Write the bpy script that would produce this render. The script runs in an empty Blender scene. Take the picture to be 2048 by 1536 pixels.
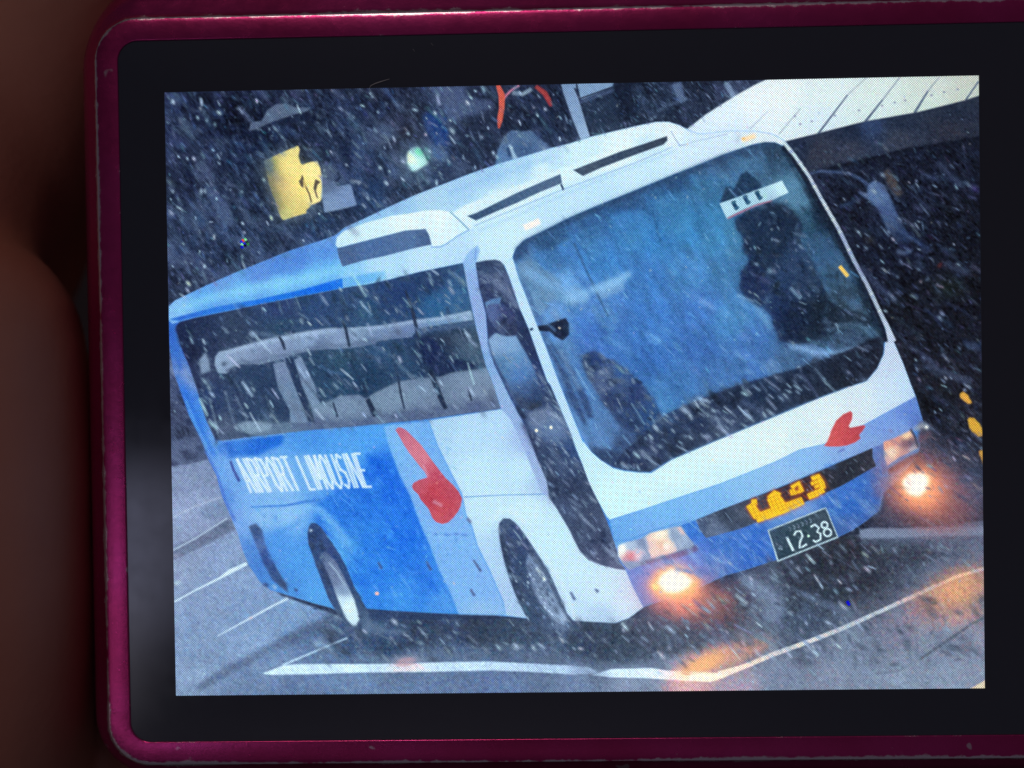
import bpy, bmesh, math
import numpy as np
from mathutils import Matrix, Vector

# ------------------------------------------------------------------ camera, world, light, exposure
SC = bpy.context.scene
COL = SC.collection
SC.render.resolution_x, SC.render.resolution_y = 1024, 768
SC.view_settings.view_transform = 'Standard'
SC.view_settings.look = 'None'
SC.view_settings.exposure = 0.0
SC.view_settings.gamma = 1.0

CAM_ROT = (-0.012787, 0.020530, -0.015329)
CAM_POS = (-0.0028637, 0.0014792, 0.0826704)
HFOV = 50.0
cd = bpy.data.cameras.new('camera')
cam = bpy.data.objects.new('camera', cd)
COL.objects.link(cam)
cam.location = CAM_POS
cam.rotation_mode = 'XYZ'
cam.rotation_euler = CAM_ROT
cd.sensor_fit = 'HORIZONTAL'
cd.angle = math.radians(HFOV)
cd.clip_start = 0.002
cd.clip_end = 20.0
cd.dof.use_dof = True
cd.dof.focus_distance = 0.0826
cd.dof.aperture_fstop = 10.0
SC.camera = cam

wd = bpy.data.worlds.new('World')
SC.world = wd
wd.use_nodes = True
wt = wd.node_tree
wt.nodes.clear()
w_out = wt.nodes.new('ShaderNodeOutputWorld')
w_sky = wt.nodes.new('ShaderNodeTexSky')
w_sky.sky_type = 'NISHITA'
w_sky.sun_disc = False
w_sky.sun_elevation = math.radians(38)
w_sky.sun_rotation = math.radians(250)
w_bg = wt.nodes.new('ShaderNodeBackground')
w_bg.inputs['Strength'].default_value = 0.006
wt.links.new(w_sky.outputs['Color'], w_bg.inputs['Color'])
# a soft bright opening of the room behind the photographer, over his left shoulder
w_co = wt.nodes.new('ShaderNodeTexCoord')
w_se = wt.nodes.new('ShaderNodeSeparateXYZ')
wt.links.new(w_co.outputs['Generated'], w_se.inputs[0])


def w_band(sock, a, b, c, d):
    outs = []
    for lo, hi, t0, t1 in ((a, b, 0, 1), (c, d, 1, 0)):
        m = wt.nodes.new('ShaderNodeMapRange')
        m.interpolation_type = 'SMOOTHSTEP'
        m.inputs['From Min'].default_value = lo; m.inputs['From Max'].default_value = hi
        m.inputs['To Min'].default_value = t0; m.inputs['To Max'].default_value = t1
        wt.links.new(sock, m.inputs['Value'])
        outs.append(m.outputs[0])
    m = wt.nodes.new('ShaderNodeMath'); m.operation = 'MULTIPLY'
    wt.links.new(outs[0], m.inputs[0]); wt.links.new(outs[1], m.inputs[1])
    return m.outputs[0]


def w_mul(p, q):
    m = wt.nodes.new('ShaderNodeMath'); m.operation = 'MULTIPLY'
    wt.links.new(p, m.inputs[0])
    if isinstance(q, float):
        m.inputs[1].default_value = q
    else:
        wt.links.new(q, m.inputs[1])
    return m.outputs[0]


w_up = wt.nodes.new('ShaderNodeMath'); w_up.operation = 'GREATER_THAN'
wt.links.new(w_se.outputs['Z'], w_up.inputs[0]); w_up.inputs[1].default_value = 0.0


def w_patch(xs, ys, col, power):
    """a soft bright patch added to the world, standing for an opening or wall"""
    f = w_mul(w_mul(w_band(w_se.outputs['X'], *xs), w_band(w_se.outputs['Y'], *ys)), w_up.outputs[0])
    bgn = wt.nodes.new('ShaderNodeBackground')
    bgn.inputs['Color'].default_value = (*col, 1)
    wt.links.new(w_mul(f, power), bgn.inputs['Strength'])
    return bgn


w_list = [w_patch((-0.42, -0.36, -0.345, -0.27), (-0.25, -0.17, -0.10, -0.065), (0.66, 0.68, 1.0), 2.4),
          w_patch((-0.62, -0.50, -0.35, -0.325), (-0.30, -0.27, -0.205, -0.165), (0.9, 0.85, 1.0), 1.1),
          w_patch((-0.45, -0.28, -0.20, 0.45), (0.25, 0.30, 0.42, 0.60), (1.0, 0.85, 1.0), 0.04),  # dim patch added to brighten the top rim
          w_patch((-0.40, -0.27, -0.10, 0.40), (-0.50, -0.40, -0.32, -0.27), (1.0, 0.8, 1.0), 0.09)]  # dim patch added to brighten the bottom rim
w_b3 = wt.nodes.new('ShaderNodeBackground')
w_b3.inputs['Color'].default_value = (0.040, 0.036, 0.046, 1)
w_g = wt.nodes.new('ShaderNodeMapRange')   # the side where the hand and arm are is darker
w_g.inputs['From Min'].default_value = -0.42; w_g.inputs['From Max'].default_value = -0.12
w_g.inputs['To Min'].default_value = 0.10; w_g.inputs['To Max'].default_value = 1.0
wt.links.new(w_se.outputs['X'], w_g.inputs['Value'])
wt.links.new(w_g.outputs[0], w_b3.inputs['Strength'])
w_sum = w_bg.outputs[0]
for bgn in w_list + [w_b3]:
    w_a = wt.nodes.new('ShaderNodeAddShader')
    wt.links.new(w_sum, w_a.inputs[0]); wt.links.new(bgn.outputs[0], w_a.inputs[1])
    w_sum = w_a.outputs[0]
wt.links.new(w_sum, w_out.inputs['Surface'])

sd = bpy.data.lights.new('sun', 'SUN')
sd.energy = 0.42
sd.angle = math.radians(14)
sd.color = (1.0, 0.86, 0.78)
sun = bpy.data.objects.new('sun', sd)
COL.objects.link(sun)
sun.location = (-0.3, 0.1, 0.5)
sun.rotation_euler = Vector((0.12, -0.66, -0.74)).to_track_quat('-Z', 'Y').to_euler()


# ------------------------------------------------------------------ helpers
def cam_matrix():
    a, b, c = CAM_ROT
    Rx = np.array([[1, 0, 0], [0, math.cos(a), -math.sin(a)], [0, math.sin(a), math.cos(a)]])
    Ry = np.array([[math.cos(b), 0, math.sin(b)], [0, 1, 0], [-math.sin(b), 0, math.cos(b)]])
    Rz = np.array([[math.cos(c), -math.sin(c), 0], [math.sin(c), math.cos(c), 0], [0, 0, 1]])
    return Rz @ Ry @ Rx


CR = cam_matrix()
FPX = 1024.0 / math.tan(math.radians(HFOV / 2))


def photo_xy(q):
    """points on the screen (metres) -> where the photograph shows them (its own pixels)"""
    X = (q - np.array(CAM_POS)) @ CR
    return np.stack([1024 + FPX * X[:, 0] / -X[:, 2], 768 - FPX * X[:, 1] / -X[:, 2]], 1)


def on_plane(x, y, z=0.0):
    """photograph pixel -> point on the plane at height z of the device"""
    d = CR @ np.array([(x - 1024) / FPX, -(y - 768) / FPX, -1.0])
    t = (z - CAM_POS[2]) / d[2]
    return (CAM_POS[0] + d[0] * t, CAM_POS[1] + d[1] * t)


def mesh_obj(name, verts, faces, mat, parent=None, smooth=False):
    me = bpy.data.meshes.new(name)
    me.from_pydata([tuple(v) for v in verts], [], faces)
    me.update()
    o = bpy.data.objects.new(name, me)
    COL.objects.link(o)
    if mat:
        me.materials.append(mat)
    if parent:
        o.parent = parent
    if smooth:
        me.polygons.foreach_set('use_smooth', [True] * len(me.polygons))
    return o


def new_mat(name):
    m = bpy.data.materials.new(name)
    m.use_nodes = True
    return m, m.node_tree, m.node_tree.nodes['Principled BSDF']


def setp(b, **k):
    for n, v in k.items():
        b.inputs[n.replace('_', ' ')].default_value = v
# ------------------------------------------------------------------ the picture the screen shows
# The display is a lattice of dots; each dot's colour is worked out here and the lattice is then cut
# into one flat mesh for every thing that the picture shows.
OX, OY, CW, CH = 310, 135, 1680, 1270
IMG = np.zeros((CH, CW, 3), np.float32)
IDS = np.zeros((CH, CW), np.int16)
PARTS = ['unused']
RS = np.random.RandomState(7)


def pid(name):
    PARTS.append(name)
    return len(PARTS) - 1


def smooth_curve(pts, n=6, closed=True):
    p = np.array(pts, float)
    N = len(p)
    out = []
    for i in range(N if closed else N - 1):
        if closed:
            a, b, c, d = p[(i - 1) % N], p[i], p[(i + 1) % N], p[(i + 2) % N]
        else:
            a, b, c, d = p[max(i - 1, 0)], p[i], p[i + 1], p[min(i + 2, N - 1)]
        for k in range(n):
            t = k / n
            out.append(0.5 * ((2 * b) + (c - a) * t + (2 * a - 5 * b + 4 * c - d) * t * t + (3 * b - a - 3 * c + d) * t ** 3))
    if not closed:
        out.append(p[-1])
    return out


def blur(m, s):
    if s <= 0:
        return m
    r = max(1, int(3 * s))
    k = np.exp(-0.5 * (np.arange(-r, r + 1) / s) ** 2)
    k /= k.sum()
    q = np.pad(m, [(r, r)] + [(0, 0)] * (m.ndim - 1), mode='edge')
    o = sum(k[i] * q[i:i + m.shape[0]] for i in range(2 * r + 1))
    q = np.pad(o, [(0, 0), (r, r)] + [(0, 0)] * (m.ndim - 2), mode='edge')
    return sum(k[i] * q[:, i:i + m.shape[1]] for i in range(2 * r + 1))


def coverage(pts, soft=0.0, pad=2):
    """anti-aliased mask of a polygon: (y0, x0, mask)"""
    p = np.array(pts, float) - (OX, OY)
    pad = pad + int(3 * soft)
    x0 = int(max(0, np.floor(p[:, 0].min()) - pad)); x1 = int(min(CW, np.ceil(p[:, 0].max()) + pad))
    y0 = int(max(0, np.floor(p[:, 1].min()) - pad)); y1 = int(min(CH, np.ceil(p[:, 1].max()) + pad))
    if x1 <= x0 or y1 <= y0:
        return None
    w, h = x1 - x0, y1 - y0
    m = np.zeros((h, w + 2), np.float32)
    ax, ay = p[:, 0] - x0, p[:, 1]
    bx, by = np.roll(ax, -1), np.roll(ay, -1)
    S = 3
    for r in range(h):
        for s in range(S):
            y = y0 + r + (s + 0.5) / S
            hit = (ay <= y) != (by <= y)
            if not hit.any():
                continue
            xs = ax[hit] + (y - ay[hit]) / (by[hit] - ay[hit]) * (bx[hit] - ax[hit])
            xs = np.clip(np.sort(xs), 0, w)
            row = m[r]
            for a, b in zip(xs[0::2], xs[1::2]):
                ia, ib = int(a), int(b)
                if ia == ib:
                    row[ia] += b - a
                else:
                    row[ia] += ia + 1 - a
                    row[ia + 1:ib] += 1
                    row[ib] += b - ib
    m = m[:, :w] / S
    if soft > 0:
        m = blur(m, soft)
    return y0, x0, np.clip(m, 0, 1)


def field(pts, y0, x0, h, w, power=1.6):
    """colours spread smoothly between given spots"""
    q = 4
    ys = np.arange(0, h + q, q) + y0 + OY
    xs = np.arange(0, w + q, q) + x0 + OX
    X, Y = np.meshgrid(xs, ys)
    acc = np.zeros(X.shape + (3,), np.float32)
    ws = np.zeros(X.shape, np.float32)
    for (px, py, r, g, b) in pts:
        wgt = 1.0 / (((X - px) ** 2 + (Y - py) ** 2) + 60.0) ** power
        acc += wgt[..., None] * np.array([r, g, b], np.float32)
        ws += wgt
    acc /= ws[..., None]
    yi = np.arange(h) / q
    xi = np.arange(w) / q
    a, fa = yi.astype(int), (yi % 1)[:, None, None]
    b, fb = xi.astype(int), (xi % 1)[None, :, None]
    r0 = acc[a][:, b] * (1 - fb) + acc[a][:, b + 1] * fb
    r1 = acc[a + 1][:, b] * (1 - fb) + acc[a + 1][:, b + 1] * fb
    return (r0 * (1 - fa) + r1 * fa) / 255.0


def fill(pts, col, part=None, soft=0.6, alpha=1.0, curve=False, power=1.6, add=False):
    if curve:
        pts = smooth_curve(pts)
    c = coverage(pts, soft)
    if c is None:
        return
    y0, x0, m = c
    h, w = m.shape
    if isinstance(col, list):
        colr = field(col, y0, x0, h, w, power)
    else:
        colr = np.array(col, np.float32) / 255.0
    sub = IMG[y0:y0 + h, x0:x0 + w]
    mm = (m * alpha)[..., None]
    if add:
        sub += mm * colr
    else:
        sub *= 1 - mm
        sub += mm * colr
    if part is not None:
        IDS[y0:y0 + h, x0:x0 + w][m > 0.5] = part


def stroke(pts, wid, col, part=None, soft=0.6, alpha=1.0, curve=False, add=False):
    """a line along points; wid may be one width or one per point"""
    if curve:
        n0 = len(pts)
        pts = smooth_curve(pts, 6, False)
        if not np.isscalar(wid):
            wid = np.interp(np.linspace(0, 1, len(pts)), np.linspace(0, 1, n0), wid)
    p = np.array(pts, float)
    w = np.full(len(p), wid, float) if np.isscalar(wid) else np.array(wid, float)
    t = np.gradient(p, axis=0)
    t /= np.linalg.norm(t, axis=1)[:, None] + 1e-9
    nrm = np.stack([-t[:, 1], t[:, 0]], 1)
    L = p + nrm * w[:, None] / 2
    R = p - nrm * w[:, None] / 2
    fill(list(L) + list(R[::-1]), col, part, soft, alpha, False, 1.6, add)


def blob(x, y, rx, ry, ang, col, alpha=1.0, core=0.0, part=None, add=False):
    """a soft spot; core is the share of its radius that stays solid"""
    R = int(max(rx, ry) * 2.6) + 2
    cx, cy = x - OX, y - OY
    x0, x1 = max(0, int(cx - R)), min(CW, int(cx + R))
    y0, y1 = max(0, int(cy - R)), min(CH, int(cy + R))
    if x1 <= x0 or y1 <= y0:
        return
    X, Y = np.meshgrid(np.arange(x0, x1) + 0.5 - cx, np.arange(y0, y1) + 0.5 - cy)
    a = math.radians(ang)
    u = (X * math.cos(a) + Y * math.sin(a)) / rx
    v = (-X * math.sin(a) + Y * math.cos(a)) / ry
    d = np.sqrt(u * u + v * v)
    m = np.where(d < core, 1.0, np.exp(-((d - core) / (1 - core + 1e-6)) ** 2 * 1.6)) * alpha
    sub = IMG[y0:y1, x0:x1]
    c = np.array(col, np.float32) / 255.0
    if add:
        sub += m[..., None] * c
    else:
        sub *= 1 - m[..., None]
        sub += m[..., None] * c
    if part is not None:
        IDS[y0:y1, x0:x1][d < max(core, 0.8)] = part


def noise(su, sv, ang, seed, oct=1):
    r = np.random.RandomState(seed)
    a = math.radians(ang)
    X, Y = np.meshgrid(np.arange(CW), np.arange(CH))
    out = np.zeros((CH, CW), np.float32)
    amp = 1.0
    for o in range(oct):
        U = (X * math.cos(a) + Y * math.sin(a)) / su
        V = (-X * math.sin(a) + Y * math.cos(a)) / sv
        U -= U.min(); V -= V.min()
        g = r.randn(int(V.max()) + 3, int(U.max()) + 3).astype(np.float32)
        iu, iv = U.astype(int), V.astype(int)
        fu, fv = U - iu, V - iv
        fu = fu * fu * (3 - 2 * fu); fv = fv * fv * (3 - 2 * fv)
        out += amp * ((g[iv, iu] * (1 - fu) + g[iv, iu + 1] * fu) * (1 - fv) + (g[iv + 1, iu] * (1 - fu) + g[iv + 1, iu + 1] * fu) * fv)
        su /= 2; sv /= 2; amp *= 0.6
    return out


def snow(n, box, ang, length, wid, col, alpha, jit=8, inside=None, seed=1, colj=18, part=None):
    """driven snow: short bright streaks"""
    r = np.random.RandomState(seed)
    k = 0
    tries = 0
    while k < n and tries < n * 6:
        tries += 1
        x = r.uniform(box[0], box[2]); y = r.uniform(box[1], box[3])
        ix, iy = int(x - OX), int(y - OY)
        if not (0 <= ix < CW and 0 <= iy < CH):
            continue
        if inside is not None and IDS[iy, ix] not in inside:
            continue
        k += 1
        a = math.radians(ang + r.randn() * jit)
        L = length * (0.4 + r.exponential(0.6)); L = min(L, length * 3)
        wv = wid * r.uniform(0.6, 1.4)
        c = np.clip(np.array(col) + r.randn(3) * colj, 0, 255)
        al = min(1.0, alpha * r.uniform(0.35, 1.15))
        dx, dy = math.cos(a) * L / 2, math.sin(a) * L / 2
        R = L / 2 + wv * 2 + 1
        x0, x1 = max(0, int(ix - R)), min(CW, int(ix + R) + 1)
        y0, y1 = max(0, int(iy - R)), min(CH, int(iy + R) + 1)
        X, Y = np.meshgrid(np.arange(x0, x1) - (x - OX), np.arange(y0, y1) - (y - OY))
        t = np.clip((X * dx + Y * dy) / (dx * dx + dy * dy + 1e-6), -1, 1)
        d = np.hypot(X - t * dx, Y - t * dy)
        m = np.exp(-(d / (wv * 0.62)) ** 2) * al * (1 - 0.35 * np.abs(t))
        sub = IMG[y0:y1, x0:x1]
        sub *= 1 - m[..., None]
        sub += m[..., None] * (c.astype(np.float32) / 255)
        if part is not None and al > 0.55:
            s = IDS[y0:y1, x0:x1]
            s[(m > 0.5)] = part


def P(ox, oy, s, *xy):
    return [(ox + xy[i] / s, oy + xy[i + 1] / s) for i in range(0, len(xy), 2)]


def rough(pts, amp=3.0, step=5.0, seed=3):
    """the same outline with a torn, leafy edge"""
    r = np.random.RandomState(seed)
    q = np.array(pts, float)
    out = []
    for i in range(len(q)):
        s, t = q[i], q[(i + 1) % len(q)]
        L = np.hypot(*(t - s))
        n = max(1, int(L / step))
        for k in range(n):
            out.append(s + (t - s) * k / n + r.randn(2) * amp)
    return out


def scatter(n, box, inside, rx, ry, ang, cols, alpha, seed, jit=25):
    """clumps of light and dark"""
    r = np.random.RandomState(seed)
    k = t = 0
    while k < n and t < n * 8:
        t += 1
        x = r.uniform(box[0], box[2]); y = r.uniform(box[1], box[3])
        ix, iy = int(x - OX), int(y - OY)
        if not (0 <= ix < CW and 0 <= iy < CH) or IDS[iy, ix] not in inside:
            continue
        k += 1
        c = np.array(cols[r.randint(len(cols))]) * r.uniform(.85, 1.15)
        s = r.uniform(.5, 1.5)
        blob(x, y, rx * s, ry * s, ang + r.randn() * jit, c, alpha * r.uniform(.4, 1.1), r.uniform(0, .5))
DOT_AMP = 0.38
# every piece of the picture: name, the piece it belongs to, label
PIECES = {}


def piece(name, parent=None, label=None):
    i = pid(name)
    PIECES[i] = (name, parent, label)
    return i


I_TREES = piece('displayed_street_backdrop', None, 'dark snowy street background shown along the top and right of the screen')
I_ROAD = piece('displayed_road', None, 'wet grey road with white markings shown at the bottom of the screen')
I_BUS = piece('displayed_bus', None, 'white and blue airport coach with its lights on, shown tilted across the screen')
I_CANOPY = piece('displayed_canopy', None, 'white panelled canopy shown at the upper right of the screen')

# ---- backdrop
W_, E_ = 310, 1990
fill([(W_, 135), (E_, 135), (E_, 1405), (W_, 1405)], [
    (340, 200, 34, 38, 70), (450, 200, 24, 27, 52), (600, 190, 30, 33, 58), (760, 190, 32, 36, 62), (380, 330, 44, 47, 80),
    (400, 450, 48, 58, 92), (350, 560, 58, 64, 100), (480, 540, 60, 70, 106), (450, 480, 44, 56, 90), (560, 480, 50, 64, 98),
    (640, 440, 42, 60, 95), (520, 270, 26, 36, 66), (700, 250, 42, 52, 86), (740, 330, 44, 56, 92), (740, 400, 44, 66, 104),
    (800, 250, 48, 46, 70), (800, 380, 48, 60, 90), (870, 330, 50, 66, 104), (920, 220, 58, 66, 104), (960, 290, 44, 52, 80),
    (1000, 230, 44, 50, 78), (1070, 220, 36, 46, 76), (1100, 250, 36, 46, 74), (1230, 200, 36, 48, 72), (1290, 200, 42, 52, 76),
    (1340, 230, 44, 54, 80), (1400, 200, 42, 46, 70), (1480, 175, 56, 60, 92),
    (1700, 400, 32, 34, 56), (1800, 340, 28, 30, 50), (1900, 340, 26, 28, 46), (1930, 450, 22, 23, 36), (1960, 600, 20, 18, 28),
    (1800, 500, 26, 28, 48), (1850, 620, 26, 26, 36), (1800, 700, 32, 30, 42), (1900, 760, 34, 30, 40), (1880, 860, 40, 38, 52),
    (1900, 960, 56, 52, 68), (1960, 700, 28, 26, 36), (360, 800, 70, 72, 116), (400, 880, 78, 80, 122)], I_TREES)
sel = noise(26, 7, 50, 11, 3) * 0.5 + noise(70, 40, 20, 12, 2) * 0.6
IMG *= (1 + 0.20 * sel)[..., None]
IMG += (noise(9, 3, 52, 13, 2) * 0.022)[..., None] * np.array([0.9, 1.0, 1.3], np.float32)
scatter(420, (330, 150, 1560, 620), {I_TREES}, 13, 6, 50, [(22, 26, 44), (30, 36, 58), (62, 72, 104), (52, 60, 92), (26, 30, 50), (38, 50, 78)], .55, 201)
scatter(260, (1560, 280, 1980, 1060), {I_TREES}, 15, 5, 45, [(16, 16, 26), (22, 20, 30), (40, 40, 60), (30, 28, 40), (46, 44, 66), (30, 26, 30)], .55, 202)
rb = np.random.RandomState(77)
for k in range(46):
    x, y = rb.uniform(335, 1100), rb.uniform(165, 520)
    ln = rb.uniform(25, 80); an = math.radians(rb.choice([55, 62, 48, -25, 110, -60]) + rb.randn() * 14)
    mid = (x + ln * .5 * math.cos(an) + rb.randn() * 6, y + ln * .5 * math.sin(an) + rb.randn() * 6)
    stroke([(x, y), mid, (x + ln * math.cos(an), y + ln * math.sin(an))], [1.5, rb.uniform(2, 5), 1.2], (18, 22, 38) if rb.rand() < .65 else (70, 80, 112), soft=1.4, alpha=.5, curve=True)
# left side
fill(P(320, 150, 4.954, 40, 190, 200, 180, 270, 260, 240, 300, 160, 270), (62, 76, 122), soft=3, alpha=.8)
stroke(P(320, 150, 4.954, 60, 330, 230, 450, 390, 580), [6, 12, 18], (62, 70, 108), soft=3, alpha=.75)
fill(P(320, 150, 4.954, 90, 540, 200, 560, 260, 700, 180, 740, 60, 680), (58, 60, 112), soft=4, alpha=.5)
fill(P(320, 150, 4.954, 150, 800, 330, 780, 540, 880, 520, 930, 420, 880), (62, 60, 104), soft=3, alpha=.7)
fill(P(320, 150, 4.954, 340, 870, 420, 850, 500, 940, 510, 1030, 400, 1070, 330, 990), (74, 76, 120), soft=3, alpha=.85)
stroke(P(320, 150, 4.954, 450, 1090, 560, 1230, 640, 1380, 690, 1500), [10, 20, 28, 22], (84, 98, 146), soft=4, alpha=.8)
fill(P(320, 150, 4.954, 270, 800, 320, 820, 310, 960, 350, 1160, 300, 1120, 270, 960), (26, 32, 62), soft=3, alpha=.8)
stroke(P(320, 460, 4.954, 80, 90, 150, 250, 260, 360), [18, 24, 8], (84, 98, 144), soft=5, alpha=.6)
blob(362, 500, 16, 26, 20, (34, 40, 72), .6)
I_ROOF = piece('displayed_shop_roof', I_TREES)
fill(P(320, 150, 4.954, 1060, 350, 1150, 290, 1250, 280, 1340, 320, 1500, 320, 1460, 360, 1300, 400, 1100, 470, 950, 540, 880, 555, 900, 470, 1010, 450), (88, 98, 140), I_ROOF, soft=1.6)
fill(P(320, 150, 4.954, 940, 550, 1110, 480, 1480, 370, 1530, 440, 1260, 470, 1000, 600), (26, 34, 62), soft=3, alpha=.8)
stroke(P(320, 150, 4.954, 1240, 520, 1380, 620), 10, (66, 86, 138), soft=3, alpha=.6)
fill(P(320, 150, 4.954, 1600, 900, 1700, 870, 1840, 960, 1850, 1060, 1740, 1090, 1610, 1010), (74, 86, 128), soft=3, alpha=.8)
fill(P(320, 150, 4.954, 1900, 640, 2031, 590, 2031, 1100, 1900, 800), (72, 96, 148), soft=7, alpha=.6)
fill(P(320, 150, 4.954, 1790, 640, 1870, 600, 1900, 830, 1880, 1000, 1760, 850), (26, 36, 66), soft=6, alpha=.7)
I_WIN = piece('displayed_lit_window', I_TREES, 'yellow lit shop window shown at the upper left of the screen')
yw = P(320, 150, 4.954, 1030, 850, 1200, 770, 1370, 700, 1385, 740, 1372, 800, 1390, 870, 1410, 890, 1480, 865, 1560, 850, 1590, 930, 1610, 1060, 1612, 1200, 1590, 1250, 1500, 1290, 1450, 1340, 1450, 1370, 1340, 1400, 1220, 1440, 1190, 1400, 1130, 1220, 1090, 1120)
fill(yw, (180, 180, 130), soft=14, alpha=.45)
fill(yw, [(535, 335, 150, 156, 100), (545, 360, 196, 176, 108), (560, 400, 200, 190, 112), (570, 435, 204, 204, 130), (600, 420, 222, 206, 124),
          (580, 330, 244, 226, 138), (600, 370, 248, 226, 132), (625, 340, 255, 238, 156), (635, 400, 252, 236, 160), (590, 300, 236, 222, 140)], I_WIN, soft=1.3)
fill(P(320, 150, 4.954, 990, 820, 1110, 820, 1110, 1000, 1200, 1260, 1210, 1430, 1080, 1200, 1010, 960), (84, 92, 84), soft=7, alpha=.75)
fill(P(320, 150, 4.954, 1120, 1010, 1330, 1010, 1330, 1260, 1200, 1240), (228, 190, 150), soft=8, alpha=.25)
I_PPL = piece('displayed_passer_by', I_TREES)
for q in ([1410, 985, 1425, 1030, 1420, 1120, 1395, 1100, 1375, 1050, 1395, 1030], [1540, 1030, 1590, 1060, 1560, 1090, 1545, 1150, 1570, 1230, 1550, 1210, 1520, 1120]):
    fill(P(320, 150, 4.954, *q), (84, 74, 66), I_PPL, soft=1)
    I_PPL = piece('displayed_passer_by', I_TREES)
stroke(P(320, 150, 4.954, 1440, 1100, 1480, 1180, 1500, 1260), 3.2, (104, 92, 68), soft=.8)
stroke(P(320, 150, 4.954, 1420, 1040, 1450, 1120), 3, (190, 170, 100), soft=.8)
stroke(P(320, 150, 4.954, 1600, 1000, 1615, 1120, 1600, 1220), 4, (170, 186, 170), soft=1.2)
I_PANEL = piece('displayed_wall_panel', I_TREES, 'pale blue wall panel shown right of the yellow lit window')
fill(P(320, 150, 4.954, 1610, 1010, 1740, 1060, 1760, 1100, 1890, 1080, 1950, 1290, 1800, 1330, 1630, 1365, 1610, 1250), [
    (650, 360, 84, 98, 148), (700, 400, 118, 142, 206), (660, 415, 122, 146, 204)], I_PANEL, soft=1.6)
stroke(P(320, 150, 4.954, 1760, 960, 1780, 1010, 1745, 1060), 5, (44, 52, 84), soft=1.4)
# centre top
fill(P(730, 150, 4.954, 0, 560, 160, 490, 260, 480, 300, 560, 250, 670, 80, 740, 0, 700), (84, 96, 140), soft=4, alpha=.65)
fill(P(730, 150, 4.954, 340, 540, 460, 480, 560, 620, 540, 700, 330, 690), (40, 30, 44), soft=6, alpha=.7)
fill(P(730, 150, 4.954, 620, 110, 980, 110, 1000, 220, 1260, 250, 1290, 330, 960, 430, 900, 470, 840, 440, 780, 300, 720, 200), (82, 90, 142), soft=4, alpha=.75)
fill(P(730, 150, 4.954, 980, 110, 1290, 110, 1280, 200, 1010, 190), (34, 38, 66), soft=3, alpha=.7)
I_BLUE = piece('displayed_blue_sheet', I_TREES)
fill(P(730, 150, 4.954, 560, 400, 640, 360, 740, 400, 830, 620, 840, 720, 700, 720, 600, 560), (32, 62, 136), I_BLUE, soft=3.5, alpha=.9)
fill(P(730, 150, 4.954, 640, 690, 830, 760, 820, 850, 720, 850, 640, 780), (70, 104, 176), soft=4, alpha=.7)
fill(P(730, 150, 4.954, 960, 430, 1290, 400, 1330, 620, 1290, 860, 1050, 960, 960, 720), (38, 44, 70), soft=5, alpha=.6)
fill(P(730, 150, 4.954, 850, 800, 1030, 900, 1040, 970, 760, 1060, 820, 900), (84, 92, 132), soft=5, alpha=.5)
fill(P(730, 150, 4.954, 640, 870, 850, 860, 900, 990, 760, 1050, 650, 1000), (38, 50, 84), soft=5, alpha=.6)
fill(P(730, 150, 4.954, 0, 1050, 180, 1010, 260, 1080, 200, 1160, 0, 1220), (36, 62, 104), soft=8, alpha=.6)
I_GREEN = piece('displayed_green_light', I_TREES, 'small glowing green white light shown above the coach roof')
blob(831, 320, 46, 50, 10, (120, 160, 165), .45)
gp = smooth_curve(P(730, 150, 4.954, 430, 760, 500, 710, 560, 740, 610, 800, 620, 870, 590, 900, 500, 950, 460, 950, 430, 910, 410, 840))
fill(gp, [(816, 318, 236, 244, 210), (826, 320, 250, 255, 236), (830, 335, 226, 255, 240), (846, 330, 170, 255, 196), (838, 305, 90, 244, 168), (824, 342, 120, 244, 204)], I_GREEN, soft=2.2)
stroke(P(730, 150, 4.954, 560, 730, 600, 790, 625, 850), 4, (20, 80, 70), soft=1.4, alpha=.8)
stroke(P(730, 150, 4.954, 600, 720, 630, 780, 630, 830), 7, (70, 190, 150), soft=2, alpha=.7)
I_TENT = piece('displayed_parasol', I_TREES)
fill(P(730, 150, 4.954, 1450, 545, 1560, 560, 1650, 545, 1700, 600, 1850, 730, 1790, 760, 1290, 900, 1310, 760, 1370, 620), [
    (1020, 275, 74, 104, 156), (1060, 275, 78, 108, 160), (1000, 310, 82, 118, 180), (1050, 300, 56, 86, 140), (1090, 295, 84, 110, 168)], I_TENT, soft=2)
stroke(P(730, 150, 4.954, 1430, 690, 1470, 790, 1500, 850), [6, 8, 10], (150, 190, 225), soft=1.6)
stroke(P(730, 150, 4.954, 1410, 720, 1440, 810), 6, (34, 62, 120), soft=1.6)
I_RED = piece('displayed_orange_pole', I_TREES, 'orange forked pole shown at the top edge of the screen')
stroke(P(730, 150, 4.954, 1460, 175, 1560, 190, 1650, 140), 8, (150, 164, 178), soft=1.6, alpha=.9)
stroke(P(730, 150, 4.954, 1370, 235, 1440, 160, 1530, 100), 5, (188, 120, 150), I_RED, soft=1.2)
stroke(P(730, 150, 4.954, 1315, 95, 1355, 200, 1355, 330, 1335, 450, 1325, 530), [8, 13, 11, 11, 3], (214, 92, 74), I_RED, soft=1.1)
I_RED = piece('displayed_orange_pole', I_TREES)
stroke(P(730, 150, 4.954, 1690, 110, 1780, 180, 1820, 250, 1845, 310), [8, 11, 10, 6], (166, 58, 62), I_RED, soft=1.5)
I_POST = piece('displayed_white_post', I_TREES, 'pale blue post standing behind the coach roof on the screen')
fill([(1122, 168), (1152, 166), (1152, 182), (1160, 207), (1180, 273), (1162, 281), (1142, 231), (1126, 184)], [(1135, 175, 120, 150, 206), (1150, 230, 130, 158, 214), (1170, 265, 148, 176, 226)], I_POST, soft=1.2)
I_SIGNB = piece('displayed_pale_board', I_TREES)
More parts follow.
